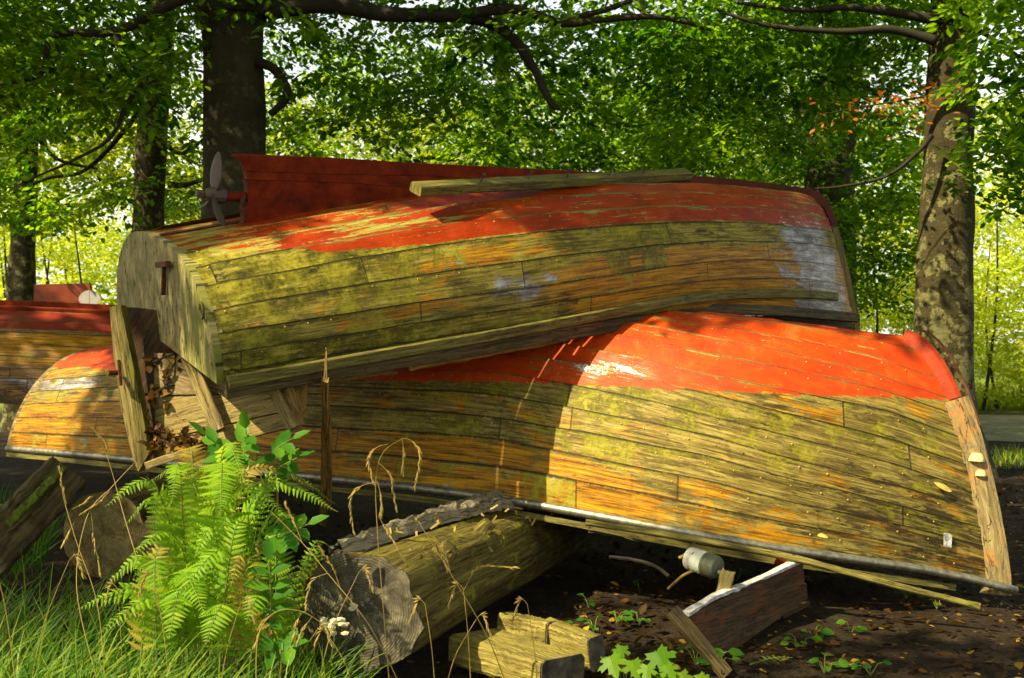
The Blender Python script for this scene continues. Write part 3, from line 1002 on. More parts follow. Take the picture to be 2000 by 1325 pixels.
bush('hazel_bush', 'bright yellow green bush right of the right beech trunk, behind the low bush', (1885, 2200), (360, 790), (19.5, 24), 330, 'leafbush', .085, 31)
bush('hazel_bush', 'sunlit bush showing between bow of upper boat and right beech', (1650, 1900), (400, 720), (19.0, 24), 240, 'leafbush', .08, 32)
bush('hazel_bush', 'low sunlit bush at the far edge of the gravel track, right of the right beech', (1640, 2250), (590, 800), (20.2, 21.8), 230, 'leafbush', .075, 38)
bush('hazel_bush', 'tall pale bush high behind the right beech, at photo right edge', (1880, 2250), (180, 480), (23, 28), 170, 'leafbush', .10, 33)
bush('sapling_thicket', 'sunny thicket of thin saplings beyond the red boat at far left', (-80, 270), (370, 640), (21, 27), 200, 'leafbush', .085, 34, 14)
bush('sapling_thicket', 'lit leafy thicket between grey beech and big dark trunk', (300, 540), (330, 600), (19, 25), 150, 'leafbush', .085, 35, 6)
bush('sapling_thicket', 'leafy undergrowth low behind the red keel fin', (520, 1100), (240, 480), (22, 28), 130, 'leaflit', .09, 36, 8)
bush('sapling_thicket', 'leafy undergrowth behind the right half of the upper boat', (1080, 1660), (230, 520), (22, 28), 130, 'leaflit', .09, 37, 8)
sp = cluster((-500, 2500), (200, 620), (34, 60), 1600, .26, 3.2, 50, None, 40)
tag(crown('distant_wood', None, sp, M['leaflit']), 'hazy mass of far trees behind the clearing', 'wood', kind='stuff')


# ------------------------------------------------------------------ upturned boats
def hermite(t, xs, ys):
    t, xs, ys = np.asarray(t, float), np.array(xs, float), np.array(ys, float)
    m = np.gradient(ys, xs)
    i = np.clip(np.searchsorted(xs, t, side='right') - 1, 0, len(xs) - 2)
    h = xs[i + 1] - xs[i]
    u = (t - xs[i]) / h
    return (2 * u**3 - 3 * u**2 + 1) * ys[i] + (u**3 - 2 * u**2 + u) * h * m[i] + (-2 * u**3 + 3 * u**2) * ys[i + 1] + (u**3 - u**2) * h * m[i + 1]


class Hull:
    """upturned clinker hull: x stern to bow, y athwart (-y faces the viewer), z up to the keel"""
    SEAMS = [(0, [0, .095, .175, .25, .34, .44, .55, .68, .83, 1.0])]      # (t, v of every plank edge)

    def edge(s, j, t):
        return np.interp(t, [q[0] for q in s.SEAMS], [q[1][j] for q in s.SEAMS])

    def __init__(s, **p):
        s.p = p
        cy, sy, cp, sp, cr, sr = [f(p[k]) for k in ('yaw', 'pit', 'rol') for f in (math.cos, math.sin)]
        s.rot = Matrix(((cy, -sy, 0), (sy, cy, 0), (0, 0, 1))) @ Matrix(((cp, 0, -sp), (0, 1, 0), (sp, 0, cp))) @ Matrix(((1, 0, 0), (0, cr, -sr), (0, sr, cr)))
        s.loc = Vector((p['X'], p['Y'], p['Z']))

    def pt(s, t, v, side=-1):
        p = s.p
        t, v = np.broadcast_arrays(np.asarray(t, float), np.asarray(v, float))
        tc = np.clip(t, 0, 1)
        b = hermite(tc, [0, .3, .6, .85, 1], [p['b0'], p['b1'], p['b2'], p['b3'], .02])
        k = hermite(tc, [0, .3, .65, 1], [p['k0'], p['k1'], p['k2'], p['k3']])
        g = -p['ss'] * np.clip((.5 - t) / .5, 0, 1)**2 - p['sb'] * np.clip((t - .5) / .5, 0, 1)**2
        e1 = p['e0'] + (p['e1'] - p['e0']) * t**2
        ph = v * np.pi / 2
        y = b * np.maximum(np.cos(ph), 1e-9)**e1
        z = g + (k - g) * np.sin(ph)
        vv = np.maximum(v, 0)
        x = t * p['L'] - p['rake'] * vv**p['rp'] * t**4 + p['tr'] * np.sin(ph) * (1 - tc)**6
        return np.stack([x, side * y, z], -1)

    def nrm(s, t, v, side=-1):
        e = 1e-3
        t = np.clip(t, .002, .998)
        v = np.clip(v, .002, .97)
        a = s.pt(t + e, v, side) - s.pt(t - e, v, side)
        b = s.pt(t, v + e, side) - s.pt(t, v - e, side)
        n = np.cross(a, b) * -side
        n /= np.linalg.norm(n, axis=-1, keepdims=True) + 1e-12
        return -n if n[..., 1].mean() * side < 0 else n

    def on(s, t, v, lift=0.0, side=-1):
        """point in the world, lifted off the planking"""
        q = s.pt(t, v, side) + lift * s.nrm(t, v, side)
        return s.loc + s.rot @ Vector(q)

    def wn(s, t, v):
        return s.rot @ Vector(s.nrm(t, v))

    def plane(s, px, py):
        """where the sight line through a pixel meets the boat's centre plane: local x, z"""
        ri = s.rot.transposed()
        c = ri @ (Vector((0, 0, CAMH)) - s.loc)
        d = ri @ (P(px, py, 1.0) - Vector((0, 0, CAMH)))
        k = -c.y / d.y
        q = c + d * k
        return Vector((q.x, 0, q.z))

    def planking(s, root, mat, attrs, wl, nt=130, rivets=True, seed=1, t1=1.0):
        """all strakes as lapped boards in one mesh, with the copper rivets along the laps"""
        mb = MB()
        rr = np.random.RandomState(seed)
        A = {k: [] for k in ('paint', 'wear', 'varn', 'moss', 'pale', 'dark')}
        ts = np.linspace(0.0, t1, nt)
        xs = ts * s.p['L']
        nv = 5
        ns = len(s.SEAMS[0][1]) - 1
        for side in (-1, 1):
            for j in range(ns):
                vv = np.linspace(0, 1, nv)
                T, F = np.meshgrid(ts, vv, indexing='ij')
                wob = .0016 * np.interp(ts, np.linspace(0, 1, 22), rr.randn(22))[:, None]
                v0, v1 = s.edge(j, T), s.edge(j + 1, T)
                V = v0 - .004 + F * (v1 - v0 + (.010 if j < ns - 1 else .004)) + wob * (F if j < ns - 1 else 0)
                if j == ns - 1:
                    V = np.minimum(V, 1.0)
                warp = np.interp(ts, np.linspace(0, 1, 30), rr.randn(30))[:, None] * .0016
                Q = s.pt(T, V, side) + s.nrm(T, V, side) * (.001 + .013 * np.clip((1 - T) / .07, .08, 1) * np.clip(T / .02, .35, 1) * 1.35 * F**1.5 * (j < ns - 1) + warp * (.3 + F))[..., None]
                rows = [[tuple(q) for q in r] for r in Q]
                uvr = [[(x, j + f) for f in vv] for x in xs]
                if side > 0:
                    rows = [r[::-1] for r in rows]
                    uvr = [r[::-1] for r in uvr]
                    T, V = T[:, ::-1], V[:, ::-1]
                mb.grid(rows, uvr)
                a = attrs(T, V, j)
                w = (V - np.interp(T, [q[0] for q in wl], [q[1] for q in wl])) * 1.0
                a['paint'] = w
                for k in A:
                    A[k].append(np.broadcast_to(a.get(k, 0.0), T.shape).ravel())
        npl = len(mb.v)
        if rivets:
            for j in range(ns - 1):
                x = .05
                while x < s.p['L'] * t1 - .15:
                    t = x / s.p['L']
                    v = float(s.edge(j + 1, t)) - .014
                    if rr.rand() > .12:
                        c = Vector(s.pt(t, v)) + Vector(s.nrm(t, v)) * .0125
                        n = Vector(s.nrm(t, v))
                        a = n.orthogonal().normalized()
                        b = n.cross(a)
                        r = .0052 * (.7 + .5 * rr.rand())
                        rim = [c + (a * math.cos(q) + b * math.sin(q)) * r for q in [k * math.pi / 3 for k in range(6)]]
                        mid = [c + n * .003 + (a * math.cos(q) + b * math.sin(q)) * r * .5 for q in [k * math.pi / 3 for k in range(6)]]
                        mb.grid([rim, mid], None, 1, True)
                        mb.quad(mid, None, 1)
                    x += .105 + .02 * rr.rand()
        nr = len(mb.v) - npl
        at = {k: np.concatenate(v + [np.zeros(nr)]) for k, v in A.items()}
        o = mb.build('planking', [mat, M['brass']], root, local=True, attrs=at, fix=False)
        me = o.data
        me.polygons.foreach_set('use_smooth', [True] * len(me.polygons))
        return o

    def strip(s, ts, vs, lift=.012):
        pts = [s.on(t, v, lift) for t, v in zip(ts, vs)]
        outs = [s.wn(t, v) for t, v in zip(ts, vs)]
        return pts, outs

    def transom(s, root, mat, thick=.05, aft=.03, name='transom', inset=0.0):
        v = np.linspace(0, 1, 16)
        near = s.pt(np.zeros(16), v, -1)
        far = s.pt(np.zeros(16), v, 1)[::-1][1:]
        loc = np.concatenate([near, far])
        mb = MB()
        W = [s.loc + s.rot @ Vector((q[0] - aft, q[1], q[2] + .004)) for q in loc]
        ext = s.rot @ Vector((thick, 0, 0))
        poly = [p for p in W]
        n = len(poly)
        uv = [(q[2], q[1]) for q in loc]
        mb.quad(poly, uv)
        mb.quad([p + ext for p in poly][::-1], uv[::-1])
        for k in range(n):
            j = (k + 1) % n
            mb.quad([poly[k], poly[k] + ext, poly[j] + ext, poly[j]], [uv[k], uv[k], uv[j], uv[j]])
        return mb.build(name, mat, root)


def transom_mat():
    n = NT('pitted_transom_wood', .85)
    u, v, _ = n.sep(n.coord('UV'))
    pos = n.comb(u, v, 0)
    g = n.noise(n.comb(n.mul(u, 3.0), n.mul(v, 28.0), 0), 3, 6, .7, .4)
    b = n.noise(pos, 5, 8, .7)
    col = n.ramp(n.add(n.mul(g, .5), n.mul(b, .5)), [(.37, (.06, .042, .012)), (.5, (.24, .19, .065)), (.62, (.44, .37, .15))])
    near = n.step(v, -.15, -.60)
    mo = n.step(n.add(n.mul(near, .22), n.noise(n.comb(n.mul(u, 2), n.mul(v, 9.0), 4), 2, 6, .7)), .60, .74)
    col = n.mix(n.mul(mo, .7), col, (.12, .13, .004))
    hole = n.mul(n.step(n.noise(n.comb(n.mul(u, 13), n.mul(v, 30), 0), 1.0, 5, .7), .57, .63), n.step(n.add(b, n.mul(n.step(u, .38, .05), .10)), .47, .54))
    col = n.mix(n.mul(hole, .9), col, (.015, .011, .004))
    n.bump(n.add(n.mul(g, .5), b, n.mul(hole, -2.0)), .9, .012)
    return n.out(col)


def skeg_mat():
    n = NT('dull_red_paint', .75, .12)
    c = n.coord('UV')
    b = n.noise(c, 7, 8, .7)
    f = n.noise(c, 40, 5, .7)
    col = n.ramp(b, [(.35, (.07, .008, .001)), (.55, (.17, .018, .002)), (.7, (.22, .035, .004))])
    col = n.mix(n.step(n.add(n.mul(b, .5), n.mul(f, .5)), .60, .66), col, (.12, .10, .02))
    n.bump(n.add(b, f), .3, .005)
    return n.out(col)


M['transom'] = transom_mat()
M['skeg'] = skeg_mat()

# --- upper boat
HA = Hull(X=-1.6761, Y=5.5123, Z=1.2928, yaw=.5232, pit=.1079, rol=.1935, L=4.7229, b0=.948, b1=.7966, b2=.6398, b3=.367,
          k0=.4853, k1=.623, k2=.6287, k3=.4925, ss=.0194, sb=.435, rake=.5003, rp=.9781, e0=.7118, e1=.9976, tr=.0033)
HA.SEAMS = [(0, [0, .06, .15, .255, .38, .52, .65, .78, .90, 1.0]), (.35, [0, .045, .125, .215, .355, .50, .625, .775, .89, 1.0]), (.7, [0, .06, .15, .25, .36, .48, .60, .73, .86, 1.0]), (1, [0, .09, .19, .29, .40, .50, .61, .73, .86, 1.0])]
boatA = empty('upturned_boat', HA.loc, HA.rot)
tag(boatA, 'uppermost upturned wooden boat with mossy planks, dull red bottom and transom at left', 'boat', 'upturned wooden boats')


def attrA(T, V, j):
    return dict(
        wear=.16 + .40 * sstep(T, .13, .05) + .30 * gauss(T, .20, .09) * sstep(V, .56, .68) + .16 * gauss(V, .70, .04) * sstep(T, .75, .35) + .16 * gauss(T, .42, .16) * gauss(V, .56, .05) + .16 * gauss(T, .94, .1) + .13 * sstep(T, .3, .5),
        moss=.34 + .42 * sstep(T, .42, .02) + .34 * gauss(T, .52, .10) * sstep(V, .18, .3) + .20 * gauss(T, .1, .2) * sstep(V, .3, .4) - .65 * sstep(T, .50, .66) * sstep(V, .46, .30) - .3 * gauss(T, .2, .1) * gauss(V, .19, .05),
        varn=.08 + 1.05 * sstep(T, .30, .48) * sstep(V, .40, .26) + .42 * gauss(T, .20, .09) * gauss(V, .20, .06) + .38 * gauss(T, .06, .09) * gauss(V, .10, .05)
             + .50 * gauss(T, .29, .10) * gauss(V, .41, .05) + .35 * gauss(T, .66, .08) * gauss(V, .43, .03),
        pale=.72 * gauss(T, .325, .05) * gauss(V, .25, .09) + 1.1 * gauss(T, .86, .09) * sstep(V, .62, .5) + .45 * gauss(T, .13, .05) * gauss(V, .66, .06),
        dark=.08 + .60 * gauss(T, .385, .025) * sstep(V, .3, .12) + .40 * gauss(T, .64, .11) * gauss(V, .40, .10) + .3 * gauss(T, .97, .04) * (V > .5) + .18 * sstep(V, .93, 1.0))


WLA = [(0, .82), (.015, .795), (.052, .705), (.128, .59), (.242, .53), (.408, .515), (.522, .513), (.657, .505), (.802, .495), (.975, .52), (1, .53)]
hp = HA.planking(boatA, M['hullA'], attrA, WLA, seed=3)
HA.transom(boatA, M['transom'])
# fittings bolted to the transom
tr = [c for c in boatA.children if c.name.startswith('transom')][0]


def on_transom(px, py):
    # sight line to the plane x = -.03 of the boat
    ri = HA.rot.transposed()
    c = ri @ (Vector((0, 0, CAMH)) - HA.loc)
    d = ri @ (P(px, py, 1.0) - Vector((0, 0, CAMH)))
    k = (-.032 - c.x) / d.x
    return HA.loc + HA.rot @ (c + d * k)


AFT = HA.rot @ Vector((-1, 0, 0))
tr['mw'] = boatA['mw']
mb = MB()
mb.beam(on_transom(326, 515) + AFT * .012, on_transom(324, 575) + AFT * .012, .016, .02, AFT, 4)
mb.beam(on_transom(318, 517) + AFT * .022, on_transom(338, 515) + AFT * .022, .026, .026, AFT, 3)
mb.build('iron_strap', M['rust'], tr)
mb = MB()
rc = on_transom(399, 607) + AFT * .01
ax, ay = HA.rot @ Vector((0, 1, 0)), HA.rot @ Vector((0, 0, 1))
mb.tube([rc + ax * .023 * math.cos(q) + ay * .032 * math.sin(q) for q in [k * math.pi / 8 for k in range(17)]], .007, 8, caps=False)
mb.build('eye_ring', M['rail'], tr, smooth=True)

# keel fin of three boards, keel batten and forward strip
K0 = HA.rot @ Vector((0, 1, 0))


def fin(poly, half, name, mat, parent, H=HA, uvo=0.0):
    mb = MB()
    W = [H.loc + H.rot @ (H.plane(x, y) if not isinstance(x, Vector) else x) for x, y in poly]
    mb.prism([p - (H.rot @ Vector((0, 1, 0))) * half for p in W], (H.rot @ Vector((0, 1, 0))) * 2 * half, 0, uvo)
    return mb.build(name, mat, parent)


skeg = fin([(452, 304), (462, 301), (640, 308), (800, 318), (960, 326), (1090, 333), (1250, 340), (1250, 368), (1000, 352), (840, 343), (660, 340), (478, 334), (470, 318)], .026, 'keel_fin', M['skeg'], boatA)
skeg['mw'] = boatA['mw']
fin([(478, 334.8), (660, 340.8), (840, 343.8), (1000, 353), (860, 372), (700, 358), (480, 350)], .024, 'fin_board', M['skeg'], skeg, uvo=.7)
fin([(478, 350.8), (700, 358.8), (860, 373), (880, 390), (660, 420), (560, 434), (473, 436), (474, 402), (480, 398), (480, 372)], .030, 'fin_board', M['skeg'], skeg, uvo=1.9)
# keel batten along the whole bottom and up the stem
mb = MB()
kt = np.concatenate([np.linspace(.0, 1.0, 50)])
kp = [HA.loc + HA.rot @ Vector(HA.pt(t, 1.0)) for t in kt]
st = [HA.loc + HA.rot @ Vector(HA.pt(1.0, v)) for v in np.linspace(.97, .56, 12)]
up = HA.rot @ Vector((0, 0, 1))
fw = HA.rot @ Vector((1, 0, 0))
hh = [.012 + .030 * float(sstep(t, .45, .75)) for t in kt]
rows = []
yv = HA.rot @ Vector((0, 1, 0))
for p, h in zip(kp, hh):
    rows.append([p - yv * .024 - up * .03, p - yv * .022 + up * h, p + yv * .022 + up * h, p + yv * .024 - up * .03])
for i, p in enumerate(st):
    f = min(1, i / 7)
    o = (up * (1 - f) + fw * f).normalized()
    rows.append([p - yv * .026 - o * .03, p - yv * .02 + o * .034, p + yv * .02 + o * .034, p + yv * .026 - o * .03])
mb.grid(rows, [[(i * .1, k * .05) for k in range(5)] for i in range(len(rows))], 0, True)
mb.quad(rows[0][::-1]); mb.quad(rows[-1])
mb.build('keel_batten', plain('dark_red_keel_paint', (.095, .012, .002), .75, .5, 9, 0, .5), boatA)

rows = []
for v in np.linspace(.55, -.03, 16):
    p = HA.loc + HA.rot @ Vector(HA.pt(1.0, v))
    rows.append([p - yv * .028 - fw * .04, p - yv * .02 + fw * .022, p + yv * .02 + fw * .022, p + yv * .028 - fw * .04])
mb = MB()
mb.grid(rows, [[(i * .06, k * .05) for k in range(5)] for i in range(16)], 0, True)
mb.quad(rows[0][::-1]); mb.quad(rows[-1])
mb.build('stem', M['rail'], boatA)

# propeller on its shaft
prop = None
hub = HA.loc + HA.rot @ HA.plane(418, 381)
s0 = HA.loc + HA.rot @ HA.plane(478, 386)
sd = (s0 - hub).normalized()
mb = MB()
mb.tube([s0, hub + sd * .05], .026, 12)
mb.build('propeller_shaft', M['skeg'], boatA, smooth=False)
mb = MB()
mb.tube([hub + sd * .055, hub + sd * .03, hub, hub - sd * .035, hub - sd * .05], [.034, .042, .04, .03, .012], 12)
mb.tube([hub - sd * .05, hub - sd * .085], .02, 6)
prop = mb.build('propeller', M['bronze'], boatA, smooth=False)
prop['mw'] = boatA['mw']
e1 = (up - sd * up.dot(sd)).normalized()
e2 = sd.cross(e1)
for k in range(3):
    a = math.radians(8 + 120 * k)
    rd = e1 * math.cos(a) + e2 * math.sin(a)
    tg = sd.cross(rd).normalized()
    rows, rowsb = [], []
    for i in range(11):
        f = i / 10
        r = .025 + .185 * f
        w = .058 * math.sin(math.pi * min(1, .10 + .86 * f) ** .85) ** .7
        pitch = math.radians(62 - 34 * f)
        cdir = tg * math.cos(math.radians(90) - pitch) * 1.0 + sd * math.cos(pitch) * .9
        cdir = (tg * math.sin(pitch) + sd * math.cos(pitch)) if k else (tg * .96 + sd * .25)
        th = .010 * (1 - .75 * f)
        row = []
        for q in [-1, -.6, 0, .6, 1, .6, 0, -.6]:
            row.append(hub + rd * r + cdir * w * q)
        nrm = rd.cross(cdir).normalized()
        for jj, sgn in ((1, 1), (2, 1.3), (3, 1), (5, -1), (6, -1.3), (7, -1)):
            row[jj] = row[jj] + nrm * th * .5 * sgn
        rows.append(row)
    mb = MB()
    mb.grid(rows, None, 0, True)
    mb.quad(rows[-1]); mb.quad(rows[0][::-1])
    mb.build('blade', M['bronze'], prop, smooth=True)
mb = MB()
ln = bez([HA.loc + HA.rot @ HA.plane(x, y) - yv * .035 for x, y in ((474, 300 + 82), (466, 400), (470, 425), (462, 440), (440, 452), (418, 458))], 5)
mb.tube(ln, .011, 8)
mb.build('iron_bracket', M['rust'], boatA, smooth=True)

# rubbing strake, sprung outer strip and split lining boards along the near gunwale
mb = MB()
ts = np.concatenate([np.linspace(0.001, .49, 30), np.linspace(.50, .90, 22)])
vs = np.interp(ts, [0, .3, .482, .547, .62, .72, .902], [.016, .024, .045, .057, .063, .073, .103])
pts, outs = HA.strip(ts, vs, .012)
mb.sweep(pts, outs, .034, .052, seed=5)
mb.build('rubbing_strake', M['rail'], boatA)
mb = MB()
pts = bez([P(1236, 606, 6.14), P(1330, 603, 6.35), P(1450, 606, 6.62), P(1560, 612, 6.95), P(1668, 622, 7.4)], 6)
pts = [p + Vector((0, -.02, 0)) for p in pts]
mb.sweep(pts, [Vector((.3, -.95, .1))] * len(pts), .035, .06, seed=6)
mb.build('sprung_gunwale', M['darkrail'], boatA)
mb = MB()
mb.beam(P(1250, 624, 6.35), P(1668, 632, 7.5), .03, .07, (0, 0, 1), 12, .006, ragged=.08, seed=3)
mb.build('inner_gunwale', M['darkrail'], boatA)
for q in ((((520, 750, 4.98), (790, 726, 5.32)), .05, .02, .15, 4, .25), (((800, 700, 5.34), (1092, 658, 5.82)), .12, .02, .05, 5, .55), (((960, 668, 5.60), (1258, 628, 6.25)), .12, .02, .08, 6, .6),
          (((450, 752, 4.86), (700, 722, 5.12)), .045, .024, .05, 7, .9)):
    mb = MB()
    a, b = P(*q[0][0]), P(*q[0][1])
    mb.beam(a, b, q[2], q[1], (.1, -.3, 1), 14, .008, ragged=q[3], seed=q[4], taper=q[5])
    mb.build('split_board', M['splint'], boatA)
mb = MB()
mb.beam(P(1318, 581, 6.48), P(1334, 607, 6.48), .02, .012, (0, -1, .2), 3, .004, seed=2)
mb.build('wood_splinter', M['splint'], boatA)

mb = MB()
ts = np.linspace(.0, .55, 34)
pts, outs = HA.strip(ts, np.full(34, -.03), -.006)
mb.sweep(pts, outs, .03, .07, seed=15, jit=.006)
mb.build('gunwale', M['darkrail'], boatA)

# the nailed batten lying on the upper boat
bt = empty('wooden_batten', P(1075, 355, 6.3))
tag(bt, 'long grey nailed batten lying on top of the uppermost boat against its keel fin', 'plank')
mb = MB()
b0, b1 = P(812, 369, 5.55), P(1342, 341, 6.95)
mb.beam(b0, b1, .09, .05, (.15, -.5, 1), 22, .004, seed=8)
mb.build('board', M['rail'], bt)
for k, (f, dx, dz) in enumerate(((.13, -.03, -.02), (.20, .02, .045), (.36, .02, .05), (.5, .01, .055), (.66, .02, .045), (.80, .01, .05))):
    q = b0.lerp(b1, f)
    mb = MB()
    e = q + Vector((dx, -.06, dz))
    mb.tube([q + Vector((0, -.035, .01)), e], .004, 6)
    mb.tube([e, e + (e - q).normalized() * .004], .010, 8)
    mb.build('nail', M['iron'], bt)

# --- lower boat
HB = Hull(X=-2.5255, Y=6.9735, Z=.6416, yaw=-.4781, pit=-.0327, rol=-.0847, L=5.0892, b0=.6543, b1=.8861, b2=.8193, b3=.667,
          k0=.5808, k1=.7505, k2=.8904, k3=.8096, ss=.0443, sb=.1976, rake=.4184, rp=1.2362, e0=.834, e1=1.0974, tr=.0705)
KB = 1.19      # true size of the lower boat
for k_ in ('X', 'Y', 'L', 'b0', 'b1', 'b2', 'b3', 'k0', 'k1', 'k2', 'k3', 'ss', 'sb', 'rake', 'tr'):
    HB.p[k_] *= KB
HB.p['Z'] = CAMH + (HB.p['Z'] - CAMH) * KB
HB.loc = Vector((HB.p['X'], HB.p['Y'], HB.p['Z']))
boatB = empty('upturned_boat', HB.loc, HB.rot)
tag(boatB, 'large lower upturned boat with bright red bottom, riveted planks and raked bow at right', 'boat', 'upturned wooden boats')


def attrB(T, V, j):
    return dict(
        wear=.19 + .48 * gauss(T, .71, .045) * gauss(V, .465, .045) + .16 * gauss(T, .75, .12) * sstep(V, .58, .66) + .06 * gauss(T, .93, .05),
        moss=.23 + .22 * gauss(T, .70, .16) * sstep(V, .10, .2) + .20 * gauss(T, .58, .08) * gauss(V, .34, .05) + .12 * gauss(T, .96, .03),
        varn=.26 + .50 * sstep(V, .22, .09) * sstep(T, .84, .70) + .50 * sstep(T, .24, .12) * sstep(V, .46, .3) + .26 * gauss(T, .64, .09) * gauss(V, .2, .06),
        pale=.80 * gauss(T, .06, .09) * gauss(V, .40, .05) + .75 * gauss(T, .71, .05) * gauss(V, .465, .055) + .35 * gauss(T, .04, .05) * gauss(V, .62, .05),
        dark=.27 + .36 * sstep(T, .78, .97) * sstep(V, .42, .12) + .22 * gauss(T, .86, .08) * gauss(V, .40, .08))


WLB = [(0, .56), (.02, .545), (.135, .475), (.3, .40), (.515, .37), (.645, .38), (.765, .405), (.888, .46), (1.0, .53)]
HB.SEAMS = [(0, [0, .10, .19, .27, .35, .43, .52, .61, .70, .78, .86, .93, 1]), (.3, [0, .10, .19, .27, .35, .43, .515, .60, .69, .775, .855, .93, 1]),
            (.62, [0, .10, .18, .25, .325, .405, .485, .57, .66, .75, .84, .92, 1]), (.8, [0, .085, .148, .215, .272, .335, .40, .47, .56, .64, .72, .84, 1]),
            (.94, [0, .06, .11, .16, .215, .27, .345, .435, .51, .575, .66, .80, 1]), (1, [0, .045, .09, .135, .18, .23, .30, .385, .46, .52, .60, .75, 1])]
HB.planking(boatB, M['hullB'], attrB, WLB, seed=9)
HB.transom(boatB, M['tandark'])
yB = HB.rot @ Vector((0, 1, 0))
fB = HB.rot @ Vector((1, 0, 0))
uB = HB.rot @ Vector((0, 0, 1))


def stem_piece(v0, v1, name, mat, half=.035, proud=.06, inner=.075, n=26, seed=1):
    rr = random.Random(seed)
    rows, uv = [], []
    for i, v in enumerate(np.linspace(v0, v1, n)):
        p = HB.loc + HB.rot @ Vector(HB.pt(1.0, v))
        a = HB.rot @ Vector(HB.pt(1.0, min(v + .02, 1.0)))
        b = HB.rot @ Vector(HB.pt(1.0, v - .02))
        t = (b - a).normalized()
        o = yB.cross(t).normalized()
        if o.dot(fB) < 0:
            o = -o
        j = lambda s=.003: (rr.random() - .5) * s * (1 if seed == 3 else .3)
        rows.append([p - yB * (half + .014) - o * inner * (1 + .15 * math.sin(i * .9 + seed)), p - yB * (half + j()) + o * (proud * .35 + j()), p - yB * half * .45 + o * (proud + j()), p + yB * half * .45 + o * (proud + j()),
                     p + yB * half + o * proud * .35, p + yB * (half + .012) - o * inner])
        uv.append([(i * .05, k * .04) for k in range(7)])
    mb = MB()
    mb.grid(rows, uv, 0, True)
    mb.quad(rows[0][::-1]); mb.quad(rows[-1])
    return mb.build(name, mat, boatB)


redpl = plain('bright_red_bottom_paint', (.44, .040, .001), .65, .45, 7, 0, .6)
stem_piece(.53, -.02, 'stem', M['stem'], seed=3)
stem_piece(.985, .535, 'painted_stem', redpl, .024, .028, .085, seed=4)
mb = MB()
pts, outs = [], []
for v in np.linspace(.97, .42, 20):
    p = HB.loc + HB.rot @ Vector(HB.pt(1.0, v))
    pts.append(p + fB * .05 + uB * .03)
    outs.append((fB + uB * .6).normalized())
mb.sweep(pts, outs, .012, .022)
mb.build('stem_band', M['rust'], boatB)
# broken keel timber, red
mb = MB()
rr = random.Random(4)
rows = []
for i, t in enumerate(np.linspace(.05, .925, 60)):
    p = HB.loc + HB.rot @ Vector(HB.pt(t, 1.0))
    h = .014 + .003 * math.sin(i * .9) + (rr.random() - .5) * .012
    if i > 52:
        h *= 1 - (i - 52) / 9
    rows.append([p - yB * .05 - uB * .05, p - yB * .045 + uB * h * .9, p - yB * .03 + uB * h, p + yB * .03 + uB * h, p + yB * .05 - uB * .05])
mb.grid(rows, [[(i * .08, k * .05) for k in range(6)] for i in range(60)], 0, True)
mb.quad(rows[0][::-1]); mb.quad(rows[-1])
mb.build('keel', redpl, boatB)
# metal half round on the gunwale, the wooden strip behind it, the strip that has sprung loose
mb = MB()
ts = np.linspace(.0, 1.0, 60)
pts, outs = HB.strip(ts, np.full(60, .012), .012)
tip = P(1985, 1154, 4.55 * KB)
k = pts[-1]
pts = pts[:-3] + [pts[-3].lerp(tip, .33), pts[-3].lerp(tip, .66), tip]
outs = outs[:-1] + [outs[-2]]
mb.sweep(pts, outs, .021, .042, round_=True, jit=.0006)
mb.build('metal_rubbing_strip', M['metal'], boatB, smooth=True)
mb = MB()
ts = np.linspace(.0, .97, 50)
pts, outs = HB.strip(ts, np.full(50, -.022), -.004)
mb.sweep(pts, outs, .018, .03, seed=8, jit=.004)
mb.build('gunwale', M['rail'], boatB)
mb = MB()
pts = bez([P(1145, 1022, 5.29), P(1280, 1042, 5.21), P(1420, 1066, 5.14), P(1560, 1094, 5.08), P(1740, 1143, 4.99), P(1912, 1186, 4.91)], 7)
mb.sweep(pts, [Vector((.15, -.9, .3))] * len(pts), .025, .027, seed=11, jit=.003)
mb.build('sprung_strip', M['rail'], boatB)
mb = MB()
mb.beam(P(1150, 1032, 5.44), P(1420, 1078, 5.33), .02, .03, (0, -.3, 1), 12, .012, ragged=.1, seed=14)
mb.build('inner_strip', M['darkrail'], boatB)
for x, y, d, h in ((1420, 1085, 5.45, .05), (1535, 1100, 5.45, .06), (1275, 1058, 5.6, .05)):
    mb = MB()
    a = P(x, y - 12, d)
    mb.beam(a, a + Vector((.02, .25, -.02)), .05, h, (0, 0, 1), 3, .003, seed=int(x))
    mb.build('rib_end', M['splint'], boatB)
# sticker
mb = MB()
ctr = (.968, .085)
c = HB.on(.966, .095, .016)
n_ = HB.wn(.966, .095)
ua = (HB.on(.972, .095, .016) - HB.on(.960, .095, .016)).normalized()
va = n_.cross(ua)
if va.z < 0:
    va = -va
mb.prism([c + ua * x + va * y for x, y in ((-.020, -.03), (.022, -.034), (.024, .026), (.0, .036), (-.022, .032))], n_ * .002)
mb.build('torn_sticker', M['sticker'], boatB)

# things lying on or growing from the lower boat
def flat_leaf(name, label, c, n, d, L, w, mat, cat='leaf'):
    mb = MB()
    x = n.cross(d).normalized()
    outl = [(-.5, 0), (-.3, -.4), (.1, -.5), (.4, -.3), (.5, .05), (.3, .35), (0, .45), (-.35, .3)]
    poly = [c + d * a * L + x * b * w + n * (.004 + .01 * abs(b)) for a, b in outl]
    mb.prism(poly, n * .003)
    return tag(mb.build(name, mat), label, cat)


